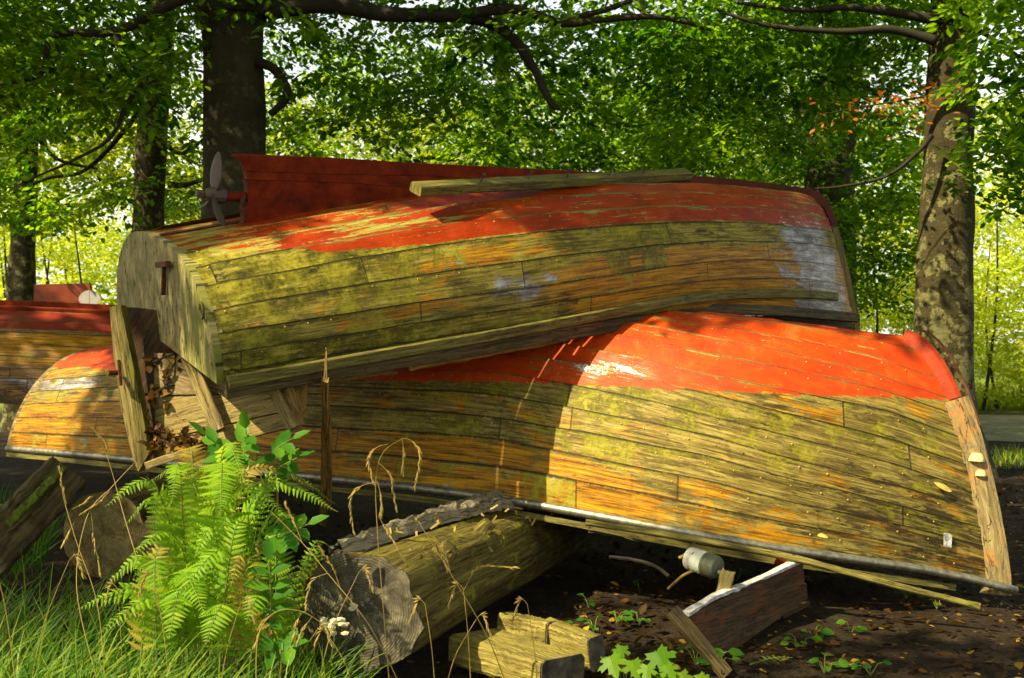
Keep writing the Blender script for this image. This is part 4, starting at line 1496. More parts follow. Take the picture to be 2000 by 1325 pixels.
yl = plain('yellow_fallen_leaf', (.62, .46, .08), .55, .3, 40, 0, .2)
c = HB.on(.968, .235, .014)
flat_leaf('fallen_leaf', 'narrow yellow fallen leaf stuck to the dark planks beside the stem', c, HB.wn(.968, .235), (HB.on(.978, .215, .014) - HB.on(.955, .25, .014)).normalized(), .105, .030, yl)
c = P(1606, 1050, 5.16)
flat_leaf('fallen_leaf', 'curled pale yellow leaf resting on the metal rubbing strip', c, Vector((.1, -.5, .85)).normalized(), Vector((1, .3, -.2)).normalized(), .055, .032, yl)
for k, (px, py, r, lab) in enumerate(((1894, 882, .036, 'larger pale bracket fungus on the rotten stem, upper of two'), (1906, 910, .026, 'smaller pale bracket fungus on the rotten stem, lower of two'))):
    v = .34 if k == 0 else .295
    p = HB.loc + HB.rot @ Vector(HB.pt(1.0, v)) - yB * .03 + fB * .012
    mb = MB()
    rows = []
    for i in range(5):
        q = i / 4
        rows.append([p + (fB * math.cos(a) * .9 - yB * (math.sin(a) * .9 + .15)) * r * (1.15 - .5 * q * q) + uB * (q - .5) * r * 1.1 for a in [math.pi * (m / 10) - .3 for m in range(11)]])
    mb.grid(rows)
    mb.quad(rows[0][::-1]); mb.quad(rows[-1])
    back = [r_[0] for r_ in rows] + [r_[-1] for r_ in rows][::-1]
    mb.quad(back)
    tag(mb.build('bracket_fungus', M['fungus'], smooth=False), lab, 'fungus')

# --- the red boat at far left, and the one behind it
HC = Hull(X=-6.6, Y=9.3, Z=1.02, yaw=-.02, pit=-.035, rol=.10, L=5.6, b0=.75, b1=.95, b2=.95, b3=.8, k0=.50, k1=.60, k2=.60, k3=.50, ss=.03, sb=.05,
          rake=.3, rp=1.2, e0=.75, e1=1.1, tr=0)
boatC = empty('upturned_boat', HC.loc, HC.rot)
tag(boatC, 'glossy dark red and brown upturned boat at the left edge, nearest behind the stack', 'boat', 'upturned wooden boats')


def attrC(T, V, j):
    return dict(wear=.12, moss=.15 + .25 * gauss(V, .33, .06) + 0 * T, varn=.75 * sstep(V, .62, .5) * sstep(V, .22, .34) + 0 * T, pale=.5 * gauss(V, .15, .07) + 0 * T, dark=.18 + .5 * gauss(V, .06, .05) + 0 * T)


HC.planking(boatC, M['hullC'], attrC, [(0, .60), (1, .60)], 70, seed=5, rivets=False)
HC.transom(boatC, M['tandark'])
mb = MB()
ts = np.linspace(0, 1, 30)
pts, outs = HC.strip(ts, np.full(30, .86), .014)
mb.sweep(pts, outs, .03, .04)
mb.build('bilge_rail', M['skeg'], boatC)
mb = MB()
pts = [HC.loc + HC.rot @ Vector(HC.pt(t, 1.0)) for t in ts]
mb.sweep(pts, [Vector((0, 0, 1))] * 30, .05, .06)
mb.build('keel', M['skeg'], boatC)
mb = MB()
pts, outs = HC.strip(ts, np.full(30, .02), .01)
mb.sweep(pts, outs, .03, .05)
mb.build('gunwale', M['darkrail'], boatC)
for k, (x, y, lab) in enumerate(((-5.2, 9.0, 'dark timber trestle under the red boat, at the photo left edge'), (-2.5, 8.9, 'dark timber trestle under the red boat, behind the stack'))):
    t = empty('trestle', (x, y, 0))
    tag(t, lab, 'trestle')
    for s_ in (-1, 1):
        mb = MB()
        mb.beam((x + s_ * .32, y, -.05), (x + s_ * .2, y, .98), .1, .1, (0, 1, 0), 5)
        mb.build('leg', M['logdark'], t)
    mb = MB()
    mb.beam((x - .5, y, 1.0), (x + .5, y, 1.0), .14, .12, (0, 0, 1), 5)
    mb.build('crossbeam', M['logdark'], t)
HD = Hull(X=-2.6, Y=11.8, Z=1.12, yaw=math.pi + .12, pit=.0, rol=-.05, L=4.6, b0=.6, b1=.8, b2=.8, b3=.6, k0=.42, k1=.5, k2=.52, k3=.45, ss=.03, sb=.1,
          rake=.3, rp=1.2, e0=.75, e1=1.1, tr=0)
boatD = empty('upturned_boat', HD.loc, HD.rot)
tag(boatD, 'sunlit orange upturned boat peeping over the glossy red boat at far left', 'boat', 'upturned wooden boats')
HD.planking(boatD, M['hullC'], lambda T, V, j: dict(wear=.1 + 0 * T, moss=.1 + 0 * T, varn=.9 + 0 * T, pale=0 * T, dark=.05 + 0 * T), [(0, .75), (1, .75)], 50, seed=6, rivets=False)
HD.transom(boatD, M['tandark'])
mb = MB()
D0, D1 = P(178, 557, 11.4), P(178, 585, 11.4)
mb.prism([P(66, 556, 11.3), P(174, 553, 11.4), P(178, 574, 11.4), P(180, 600, 11.4), P(66, 600, 11.3)], Vector((0, .06, 0)))
mb.build('keel_fin', plain('orange_red_fin', (.30, .06, .015), .4, .4, 6, 0, .2), boatD)  # orange-red paint of the fin itself
mb = MB()
bc = P(176, 584, 11.2)
for sgn in (-1, 1):
    rows = []
    for i in range(9):
        f = i / 8
        w = .085 * math.sin(math.pi * (.5 - .48 * f)) ** .6
        rows.append([bc + Vector((sgn * (.002 + .105 * f), -.012, w)), bc + Vector((sgn * (.002 + .105 * f), 0, w)), bc + Vector((sgn * (.002 + .105 * f), 0, -w)), bc + Vector((sgn * (.002 + .105 * f), -.012, -w))])
    mb.grid(rows, None, 0, True)
    mb.quad(rows[0]); mb.quad(rows[-1])
mb.tube([bc, bc + Vector((0, .15, 0))], .03, 8)
mb.build('propeller', M['palebl'], boatD)
t = empty('trestle', (-4.2, 12.0, 0))
tag(t, 'low dark trestle holding up the sunlit orange boat', 'trestle')
for s_ in (-1, 1):
    mb = MB()
    mb.beam((-4.2 + s_ * .3, 12, -.05), (-4.2 + s_ * .2, 12, 1.03), .1, .1, (0, 1, 0), 4)
    mb.build('leg', M['logdark'], t)
mb = MB()
mb.beam((-4.8, 12.0, 1.04), (-3.6, 12.0, 1.04), .14, .12, (0, 0, 1), 5)
mb.build('crossbeam', M['logdark'], t)

# --- broken piece of a boat wedged under the upper transom
frag = empty('broken_boat_section', P(430, 890, 5.2))
tag(frag, 'broken boat section of bare tan boards with ribs wedged under the upper transom', 'boat wreckage')
mb = MB()
D_ = 5.34
poly = [P(x, y, D_) for x, y in ((214, 600), (221, 690), (236, 795), (258, 890), (270, 922), (274, 905), (268, 850), (252, 760), (240, 690), (228, 596))]
mb.prism(poly, P(245, 650, D_ + .10) - P(230, 650, D_))
mb.build('post', M['tan'], frag)
mb = MB()
poly = [P(x, y, D_ - .012) for x, y in ((228, 595), (240, 690), (252, 760), (268, 850), (274, 905), (270, 922), (291, 886), (280, 815), (264, 735), (248, 655), (236, 597))]
mb.prism(poly, Vector((.01, .05, 0)))
mb.build('post_cheek', M['rail'], frag)
for k, (a, b, c, d) in enumerate((((300, 690), (560, 700), (560, 768), (302, 772)), ((302, 774), (560, 770), (568, 800), (304, 862)), ((300, 866), (568, 803), (578, 832), (300, 905)))):
    mb = MB()
    dl, dr = 5.42, 4.98
    poly = [P(a[0], a[1], dl), P(430, (a[1] + b[1]) / 2, 5.22), P(b[0], b[1], dr), P(c[0], c[1], dr - .01), P(430, (c[1] + d[1]) / 2, 5.21), P(d[0], d[1], dl - .01)]
    mb.prism(poly, Vector((.03, .06, 0)), 0, k * 1.3)
    mb.build('plank', M['tan'] if k else M['tandark'], frag)
for a, b, w in (((352, 660, 5.26), (428, 842, 5.12), .062), ((518, 730, 4.98), (572, 838, 4.93), .05)):
    mb = MB()
    mb.beam(P(*a), P(*b), w, .045, (.2, -1, 0), 8, .002, seed=int(a[0]))
    mb.build('rib', M['tan'], frag)
mb = MB()
mb.prism([P(x, y, 4.985) for x, y in ((548, 750), (588, 748), (586, 800), (574, 832))], Vector((.02, .05, 0)))
mb.build('end_board', M['splint'], frag)
mb = MB()
mb.beam(P(300, 905, 5.30), P(398, 872, 5.10), .10, .035, (.1, -.3, 1), 6, .004, seed=31)
mb.build('bottom_rail', M['tan'], frag)
mb = MB()
mb.prism([P(x, y, 5.50) for x, y in ((246, 600), (430, 620), (430, 760), (300, 900), (275, 900))], Vector((.02, .03, 0)))
mb.build('back_board', M['brown'], frag)
mb = MB()
q = P(232, 728, D_ - .02)
mb.tube([q, q + Vector((-.035, -.05, .0))], .013, 8)
mb.tube([q + Vector((.02, -.03, -.06)), q + Vector((.012, -.035, .06))], .008, 6)
mb.build('bolt', M['rust'], frag)
# dead leaves and twigs caught in it
pp, dd, nn, ss = [], [], [], []
for k in range(150):
    f = R.random()
    x = 288 + 115 * f
    y = 878 - 48 * R.random() ** 2 * (1 - .6 * f) - 4
    pp.append(P(x, y, 5.36 - .26 * f - .06 * R.random()))
    dd.append((R.uniform(-1, 1), R.uniform(-1, .2), R.uniform(-.6, .8)))
    nn.append((R.uniform(-1, 1), R.uniform(-1, 0), .7))
    ss.append(R.uniform(.028, .06))
for k in range(60):
    pp.append(P(R.uniform(285, 370), R.uniform(690, 860), 5.42 - .08 * R.random()))
    dd.append((R.uniform(-1, 1), R.uniform(-1, .2), R.uniform(-.6, .8)))
    nn.append((R.uniform(-1, 1), -1, .3))
    ss.append(R.uniform(.03, .07))
tag(leaf_object('dead_leaves', pp, dd, nn, ss, M['litter'], None, NR.rand(210) ** 1.7 * .85), 'heap of curled dead leaves caught in the broken boat section', 'leaves', kind='stuff')
for k, (a, b) in enumerate((((300, 708), (372, 690)), ((322, 760), (345, 700)), ((300, 770), (350, 752)))):
    mb = MB()
    mb.tube(bez([P(*a, 5.36), P((a[0] + b[0]) / 2, (a[1] + b[1]) / 2 - 6, 5.34), P(*b, 5.36)], 3), .006, 5)
    tag(mb.build('dead_twig', M['twig']), ('thin dead twig lying highest in the broken boat section', 'upright dead twig in the broken boat section', 'short dead twig low in the broken boat section')[k], 'twig')

# the splintered prop between the two gunwales
mb = MB()
mb.beam(P(632, 1022, 5.98), P(636, 742, 4.93), .034, .03, (0, -1, 0), 12, .008, seed=5, taper=.8)
mb.beam(P(641, 988, 5.82), P(640, 812, 5.18), .028, .034, (0, -1, 0), 8, .010, ragged=.06, seed=6)
mb.beam(P(636, 742, 4.90), P(637, 678, 4.87), .018, .014, (0, -1, 0), 5, .004, ragged=.02, seed=7, taper=.2)
tag(mb.build('prop_stick', M['splint']), 'thin splintered upright stick standing between upper and lower gunwale', 'stick')


# ------------------------------------------------------------------ logs and firewood
def end_grain(name, cols, cracks=1.0):
    n = NT(name, .9, .15)
    u, v, _ = n.sep(n.coord('UV'))
    pos = n.comb(u, v, 0)
    w = n.noise(pos, 9, 5, .6)
    r = n.math('SQRT', n.add(n.mul(u, u), n.mul(v, v)))
    rr = n.add(r, n.mul(w, .035))
    ring = n.math('SINE', n.mul(rr, 620.0))
    th = n.math('ARCTAN2', v, u)
    crack = n.noise(n.comb(n.mul(th, 3.2), n.mul(r, 1.3), 0), 3.0, 5, .65)
    big = n.noise(pos, 11, 8, .7)
    col = n.ramp(big, [(.36, cols[0]), (.5, cols[1]), (.68, cols[2])])
    col = n.mix(n.mul(n.step(ring, .1, .9), .28), col, cols[0])
    ck = n.mul(n.step(crack, .665, .70), n.step(r, .015, .06))
    col = n.mix(n.mul(ck, .85 * cracks), col, (.006, .005, .004))
    n.bump(n.add(n.mul(ring, .15), big, n.mul(ck, -2.0)), .7, .006)
    return n.out(col)


M['endgrey'] = end_grain('weathered_end_grain', ((.030, .026, .017), (.085, .072, .046), (.20, .17, .095)))
M['endtan'] = end_grain('tan_end_grain', ((.07, .05, .016), (.17, .13, .045), (.28, .22, .085)), .4)


def log(name, label, p0, p1, r0, r1, side, end, seed=1, ridges=.05, n=44, m=40, facing=None):
    """a felled log: ridged body and a sawn end as separate parts"""
    p0, p1 = Vector(p0), Vector(p1)
    root = empty(name, ((p0 + p1) / 2).to_2d().to_3d())
    tag(root, label, 'log')
    t = (p1 - p0).normalized()
    a = t.cross(Vector((0, 0, 1))).normalized()
    b = a.cross(t)
    rr = random.Random(seed)
    ph = [rr.random() * 6.28 for _ in range(8)]
    rows, uvr = [], []
    L = (p1 - p0).length
    for i in range(m + 1):
        f = i / m
        r = r0 + (r1 - r0) * f
        row = []
        for k in range(n):
            th = 2 * math.pi * k / n
            w = 1 + ridges * (math.sin(2 * th + ph[0] + f) + .55 * math.sin(5 * th + ph[1] + 1.5 * f) + .45 * math.sin(9 * th + ph[2] - 2 * f)
                              + .35 * math.sin(15 * th + ph[3] + 3 * f) + .4 * math.sin(f * 9 + th * 2 + ph[4])) + .012 * (rr.random() - .5)
            row.append(p0 + t * (f * L) + (a * math.cos(th) + b * math.sin(th)) * r * w)
        rows.append(row)
        uvr.append([(f * L, 2 * math.pi * r0 * k / n) for k in range(n + 1)])
    mb = MB()
    mb.grid(rows, uvr, 0, True)
    mb.quad(rows[-1])
    mb.build('log_body', side, root, smooth=True)
    mb = MB()
    rings = []
    uvs = []
    for q in (1.0, .985, .8, .55, .3, .08):
        off = -.004 if q < 1 else .004
        rings.append([p0 + t * (off + (.006 * (rr.random() - .5) if q < .98 else 0)) + (x - p0) * (q * (.995 if q == 1 else 1)) for x in rows[0]])
        uvs.append([((x - p0).dot(a) * q, (x - p0).dot(b) * q) for x in rows[0]] + [((rows[0][0] - p0).dot(a) * q, (rows[0][0] - p0).dot(b) * q)])
    mb.grid(rings, uvs, 0, True)
    mb.quad(rings[-1], uvs[-1][:-1])
    mb.build('cut_end', end, root)
    return root, (p0, p1, t, a, b, L)


lg, (q0, q1, lt, la, lb, LL) = log('log', 'thick mossy log with dark grey sawn end under the middle of the lower boat', P(703, 1196, 4.20), P(1128, 992, 7.1), .232, .195,
                                   M['log'], M['endgrey'], 3, .075)


def on_log(f, ang, lift):
    r = .232 * 1.03 + lift
    return q0 + lt * (f * LL) + (la * math.cos(ang) + lb * math.sin(ang)) * r


# leftover bark along the top, torn bark flake and knots
rr = random.Random(8)
rows, uv = [], []
for i in range(40):
    f = .0 + .56 * i / 39
    wdt = .16 + .85 * (f / .56) ** 2.2 * (1 if f < .5 else max(.25, 1 - (f - .5) * 9)) + .10 * rr.random()
    c = math.radians(112 - 22 * f) + rr.uniform(-.05, .05)
    row = []
    for k in range(13):
        s_ = k / 12
        an = c + (s_ - .5) * wdt * (1.3 + .25 * rr.random())
        edge = min(s_, 1 - s_)
        row.append(on_log(f, an, (.010 + .016 * min(1, edge * 7) + .022 * (rr.random() - .5) + .010 * math.sin(s_ * 17 + i * .4)) if 0 < k < 12 else -.03))
    rows.append(row)
    uv.append([(f * LL, k * .04) for k in range(13)])
mb = MB()
mb.grid(rows, uv)
mb.build('bark_strip', M['oldbark'], lg)
for f, an, r in ((.13, 42, .040), (.30, 50, .030)):
    mb = MB()
    c = on_log(f, math.radians(an), -.02)
    nrm = (la * math.cos(math.radians(an)) + lb * math.sin(math.radians(an)))
    mb.tube([c, c + nrm * .035, c + nrm * .06, c + nrm * .064], [r * 1.5, r * 1.1, r * .9, r * .2], 12, wob=.35, seed=int(an))
    mb.build('knot', M['log'], lg)
for k in range(42):
    f, an = rr.uniform(.05, .62), math.radians(rr.uniform(20, 100))
    c = on_log(f, an, .0)
    d = lt * rr.uniform(-1, 1) + la * rr.uniform(-.5, .5) + lb * rr.uniform(.1, .7)
    mb = MB()
    mb.beam(c, c + d * rr.uniform(.03, .08), .008, .002, (0, -1, .5), 2, .002, seed=k)
    mb.build('splinter', M['straw'], lg)
mb = MB()
c = P(650, 1222, 4.16)
for k in range(9):
    mb.blob(c + Vector((rr.uniform(-.045, .045), -.005, rr.uniform(-.03, .03))), (rr.uniform(.012, .028), .012, rr.uniform(.008, .018)), k, 1, .5)
tag(mb.build('bracket_fungus', M['fungw']), 'ragged cream fungus clump on the dark sawn end of the big log', 'fungus')
mb = MB()
for k in range(5):
    mb.blob(P(694, 1186, 4.17) + Vector((rr.uniform(-.02, .02), -.003, rr.uniform(-.02, .02))), (.012, .008, .010), k, 1, .5)
tag(mb.build('bracket_fungus', M['fungw']), 'tiny cream fungus spot near the middle of the sawn end', 'fungus')

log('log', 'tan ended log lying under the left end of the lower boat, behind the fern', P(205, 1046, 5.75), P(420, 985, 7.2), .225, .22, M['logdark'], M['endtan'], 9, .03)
bm_ = empty('timber', P(60, 1000, 5.5).to_2d().to_3d())
tag(bm_, 'thick mossy edged slab of bark covered timber leaning left of the tan ended log', 'timber')
mb = MB()
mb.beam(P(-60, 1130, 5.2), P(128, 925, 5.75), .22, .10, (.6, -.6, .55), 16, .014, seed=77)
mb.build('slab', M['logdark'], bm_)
mb = MB()
mb.beam(P(20, 1020, 5.34), P(122, 916, 5.70), .035, .05, (.6, -.6, .55), 22, .010, seed=78)
mb.build('moss', plain('green_moss', (.13, .17, .012), .95, .6, 40, 0, .8), bm_)
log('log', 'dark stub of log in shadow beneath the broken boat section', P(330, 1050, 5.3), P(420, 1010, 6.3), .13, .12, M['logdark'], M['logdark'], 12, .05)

# split firewood
for k, (lab, a_, b_, w_, h_, rl) in enumerate((
        ('largest split firewood billet at the bottom edge, lit along its top', (925, 1262, 4.49), (1098, 1314, 4.12), .25, .12, .12),
        ('split firewood billet with dark broken right end, behind the largest billet', (1066, 1243, 4.54), (1164, 1276, 4.28), .085, .14, -.1),
        ('short split firewood block lying highest, against the big log', (985, 1226, 4.62), (1078, 1242, 4.48), .10, .12, .25))):
    A_, B_ = P(*a_), P(*b_)
    root = empty('firewood', ((A_ + B_) / 2).to_2d().to_3d())
    tag(root, lab, 'firewood', 'split firewood by the big log')
    up_ = Vector((rl, -.05, 1))
    mb = MB()
    mb.beam(A_, B_, w_, h_, up_, 22, .007, seed=20 + k, taper=.9)
    mb.build('billet', M['split'], root)
    t_ = (B_ - A_).normalized()
    for e_, sg_ in ((A_, -1), (B_, 1)):
        mb = MB()
        mb.beam(e_ + t_ * .001 * sg_, e_ + t_ * .006 * sg_, w_ * .86, h_ * .93, up_, 1, .003, seed=k)
        mb.build('cut_end', M['endgrey'], root)

# torn off boards lying in front of the bow
fr = empty('boat_wreck', P(1450, 1240, 4.7).to_2d().to_3d())
tag(fr, 'dark broken piece of boat side with pale upper edge lying under the bow', 'boat wreckage')
T0, T1 = P(1338, 1206, 4.42), P(1568, 1096, 5.15)
dn = Vector((.05, .10, -.30))
for k, (f0, f1) in enumerate(((0, .40), (.41, .72), (.73, 1.0))):
    mb = MB()
    x1 = T1 + Vector((.02, .05, 0)) * k
    poly = [T0 + dn * f0 + Vector((.10 * f0, 0, 0)), T0.lerp(x1, .5) + dn * f0 + Vector((0, -.015, .012)), x1 + dn * f0, x1 + dn * f1 * .9, T0.lerp(x1, .5) + dn * f1 + Vector((0, -.015, 0)), T0 + dn * f1 + Vector((.10 * f1, 0, 0))]
    mb.prism(poly, Vector((-.014, .02, 0)), 0, k * 1.7)
    mb.build('plank', M['brown'], fr)
mb = MB()
pts = bez([T0 + Vector((0, 0, .006)), P(1400, 1166, 4.6), P(1470, 1140, 4.83), T1 + Vector((0, 0, .006))], 6)
mb.sweep(pts, [Vector((0, 0, 1))] * len(pts), .014, .034, seed=33, jit=.006)
mb.build('pale_edge', plain('mottled_white_edge', (.62, .60, .58), .7, .5, 30, 0, .5, (.25, .21, .14)), fr)  # mottled pale strip along the top edge
mb = MB()
mb.beam(P(1312, 1192, 4.36), P(1420, 1318, 4.28), .055, .03, (.3, -.8, .4), 8, .003, seed=36)
mb.build('rib', M['darkrail'], fr)
mb = MB()
mb.beam(P(1408, 1172, 4.66), P(1424, 1110, 4.74), .05, .035, (0, -1, 0), 6, .004, seed=37, ragged=.03, taper=1.1)
mb.build('rib', M['tan'], fr)
mb = MB()
mb.beam(P(1522, 1106, 5.12), P(1528, 1086, 5.16), .05, .02, (0, -1, 0), 3, .006, seed=39)
mb.build('rib', M['skeg'], fr)

# metal canister hanging under the gunwale
can = empty('filter_canister', P(1376, 1100, 5.3))
tag(can, 'small pale metal filter canister with faded red print hanging in shadow under the lower boat', 'canister')
c0, c1 = P(1347, 1090, 5.2), P(1402, 1110, 5.08)
cd = (c1 - c0).normalized()
CL = (c1 - c0).length
mb = MB()
mb.tube([c0 - cd * .004, c0, c0 + cd * .004, c0 + cd * CL * .58], [.03, .050, .053, .053], 24)
mb.build('can_body', M['white'], can, smooth=False)
mb = MB()
mb.tube([c0 + cd * CL * .58, c0 + cd * CL * .60, c0 + cd * CL * .66, c0 + cd * CL * .68, c0 + cd * CL * .9, c0 + cd * CL, c0 + cd * CL * 1.03], [.054, .057, .057, .054, .054, .046, .02], 24)
mb.tube([c0 + cd * CL * 1.02 + Vector((.0, -.01, -.015)), c0 + cd * CL * 1.2 + Vector((.0, -.01, -.015))], .012, 8)
mb.build('can_cap', M['canend'], can, smooth=False)
mb = MB()
ca = cd.cross(Vector((0, 0, 1))).normalized()
if ca.y > 0:
    ca = -ca
cb = cd.cross(ca)
if cb.z < 0:
    cb = -cb


def on_can(x, deg):
    a = math.radians(deg)
    return c0 + cd * x + (ca * math.cos(a) + cb * math.sin(a)) * .0537


def dab(x0, x1, a0, a1):
    mb.quad([on_can(x0, a0), on_can(x1, a0), on_can(x1, a1), on_can(x0, a1)])


dab(.030, .050, 44, 46.5); dab(.028, .050, 38, 40); dab(.040, .046, 41, 56); dab(.044, .048, 50, 53)
for i in range(14):
    for j in range(3):
        if (i + j) % 2 == 0:
            dab(.024 + j * .0035 + i * .0004, .027 + j * .0035 + i * .0004, 22 - i * 3.6, 19 - i * 3.6)
dab(.026, .034, -32, -46); dab(.024, .030, -48, -60); dab(.044, .047, 2, -22)
mb.build('red_print', M['redink'], can, fix=False)
mb = MB()
mb.tube(bez([P(1360, 1050, 5.3), P(1350, 1072, 5.25), P(1335, 1086, 5.2), P(1326, 1090, 5.2)], 5), .008, 8)
tag(mb.build('hose', M['hose'], smooth=True), 'short yellow rubber hose end hanging above the canister', 'hose')
mb = MB()
mb.tube(bez([P(1352, 1116, 4.7), P(1335, 1124, 4.75), P(1318, 1138, 4.8), P(1305, 1150, 4.85)], 4), .006, 6)
tag(mb.build('stick', M['stembrown']), 'thin brown stick poking out below the canister', 'stick')
mb = MB()
mb.tube(bez([P(1190, 1088, 5.0), P(1240, 1094, 5.0), P(1280, 1106, 4.95), P(1306, 1126, 4.9)], 5), .008, 6, wob=.3)
tag(mb.build('root', M['twig']), 'bare dark root curving over the soil right of the big log', 'root')


# ------------------------------------------------------------------ ferns, seedlings, grass
def pinna_template():
    v, f = [], []
    n = 9
    zz = lambda y: -.16 * y * y
    for sg in (-1, 1):
        for i in range(n):
            y0, y1 = i / n, (i + 1) / n
            w = .155 * (1 - y0) ** .75 * (.75 + .5 * math.sin(min(1, y0 * 3) * 1.57))
            k = len(v)
            v += [(0, y0, zz(y0)), (sg * w, y0 + .045, zz(y0) - .03), (sg * w * .72, y0 + .105, zz(y0) - .02), (0, y1, zz(y1))]
            f.append((k, k + 1, k + 2, k + 3))
    return np.array(v), f


PINNA, PINF = pinna_template()


def frond(line, wmax, mat, parent, seed, droop=.25, name='frond'):
    """fern frond: pinnae pairs along a rachis, each pinna toothed with small leaflets"""
    rr = random.Random(seed)
    pts = bez(line, 10)
    n = len(pts)
    cum = [0.0]
    for i in range(1, n):
        cum.append(cum[-1] + (pts[i] - pts[i - 1]).length)
    L = cum[-1]
    pp, dd, nn, ss, rn = [], [], [], [], []
    x = L * .30
    while x < L * .995:
        i = min(n - 2, int(np.searchsorted(cum, x)) - 1)
        i = max(i, 0)
        p = pts[i].lerp(pts[i + 1], (x - cum[i]) / max(1e-6, cum[i + 1] - cum[i]))
        f = (x - L * .30) / (L * .70)
        t = (pts[i + 1] - pts[i]).normalized()
        s = t.cross(Vector((0, -.35, 1)))
        if s.length < .2:
            s = t.cross(Vector((0, 1, 0)))
        s.normalize()
        u = s.cross(t)
        if u.z < 0:
            u = -u
        w = wmax * (1 - f) ** .75 * min(1, .55 + f * 3.0)
        hue = rr.random() * .6
        for sg in (-1, 1):
            d = (s * sg + t * .42 + u * rr.uniform(-.25, .12)).normalized()
            pp.append(p)
            dd.append(d)
            nn.append(u + Vector((rr.uniform(-.35, .35), rr.uniform(-.35, .35), 0)))
            ss.append(w)
            rn.append(min(1, max(0, hue + .15 + rr.gauss(0, .12))))
        x += max(.011, .030 * (1 - .6 * f))
    o = leaf_object(name, pp, dd, nn, ss, mat, parent, rn, PINNA, PINF)
    mb = MB()
    mb.tube(pts, [.0040 * (1 - .8 * i / (n - 1)) for i in range(n)], 5)
    o['mw'] = parent['mw']
    mb.build('stalk', M['stemgreen'], o)
    return o


def fern(label, base, tips, seed, wmax=.14):
    root = empty('fern', base)
    tag(root, label, 'fern', 'ferns at the lower left')
    rr = random.Random(seed)
    for k, tp in enumerate(tips):
        b = P(*tp)
        a = Vector(base) + Vector((rr.uniform(-.10, .10), rr.uniform(-.05, .12), 0))
        m1 = a.lerp(b, .10 + .06 * rr.random())
        m1.z = a.z + (b.z - a.z) * .62
        m2 = a.lerp(b, .48)
        m2.z = b.z + .05 + .09 * rr.random()
        frond([a, m1, m2, b], wmax * rr.uniform(.7, 1.15), M['dryfern'] if k % 6 == 4 else M['fern'], root, seed * 50 + k)
    return root


def gp(px, py):
    d = CAMH * FPX / (py - 662.5)
    q = P(px, py, d)
    q.z = 0
    return q


fern('tallest fern, its fronds spreading in front of the broken boat section', gp(400, 1335), [
    (205, 990, 4.10), (250, 1090, 3.95), (285, 945, 4.30), (655, 985, 4.40), (620, 955, 4.45), (560, 1010, 3.95), (540, 935, 4.6), (335, 985, 3.9), (600, 1060, 4.1), (430, 1010, 3.6),
    (360, 935, 4.5), (480, 950, 3.85), (240, 1030, 4.3), (660, 1000, 4.2)], 1, .15)
fern('low fern with fronds drooping over the grass, leftmost of the ferns', gp(330, 1375), [
    (150, 1190, 3.95), (200, 1150, 4.0), (260, 1130, 4.05), (190, 1240, 3.8), (350, 1110, 4.05), (420, 1130, 4.0), (300, 1180, 3.85), (400, 1200, 3.8), (330, 1250, 3.75)], 2, .13)
fern('middle fern in front of the tallest fern, nearer the big log', gp(480, 1370), [
    (430, 1070, 4.05), (500, 1060, 4.1), (540, 1100, 4.1), (380, 1090, 4.0), (450, 1150, 3.9), (520, 1170, 3.95), (350, 1160, 3.85), (560, 1200, 4.0), (480, 1220, 3.85), (400, 1260, 3.75)], 3, .135)
fern('small dark fern in the shade left of the sawn log end', gp(600, 1290), [
    (660, 1080, 4.75), (640, 1130, 4.6), (600, 1110, 4.6), (570, 1150, 4.6), (650, 1170, 4.5)], 4, .09)


def pinnate(parent, line, npair, size, mat, seed, w=.9):
    rr = random.Random(seed)
    pts = bez(line, 8)
    n = len(pts)
    pp, dd, nn, ss = [], [], [], []
    for k in range(npair):
        i = int(n * (.25 + .7 * k / npair))
        t = (pts[min(i + 1, n - 1)] - pts[i - 1]).normalized()
        u = Vector((rr.uniform(-.2, .2), -.55, .8))
        s = t.cross(u).normalized()
        for sg in (-1, 1):
            pp.append(pts[i]); dd.append(s * sg + t * .45 + Vector((0, 0, -.15))); nn.append(u); ss.append(size * rr.uniform(.85, 1.1) * (.8 + .4 * math.sin(math.pi * (k + 1) / (npair + 1))))
    t = (pts[-1] - pts[-3]).normalized()
    pp.append(pts[-1]); dd.append(t); nn.append(Vector((0, -.5, .8))); ss.append(size)
    o = leaf_object('leaf', pp, dd, nn, ss, mat, parent, None, aspect=w)
    o['mw'] = parent['mw']
    mb = MB()
    mb.tube(pts, .0022, 5)
    mb.build('stalk', M['stemgreen'], o)


def seedling(label, stem, leaves, seed, size=.075):
    st_ = [P(*q) for q in stem]
    root = empty('ash_seedling', (st_[0].x, st_[0].y, 0))
    tag(root, label, 'seedling', 'ash seedlings among the ferns')
    mb = MB()
    mb.tube(bez(st_, 6), .004, 6)
    mb.build('stem', M['stembrown'], root)
    for k, (ln, np_) in enumerate(leaves):
        pinnate(root, [P(*q) for q in ln], np_, size, M['ash'], seed * 10 + k)


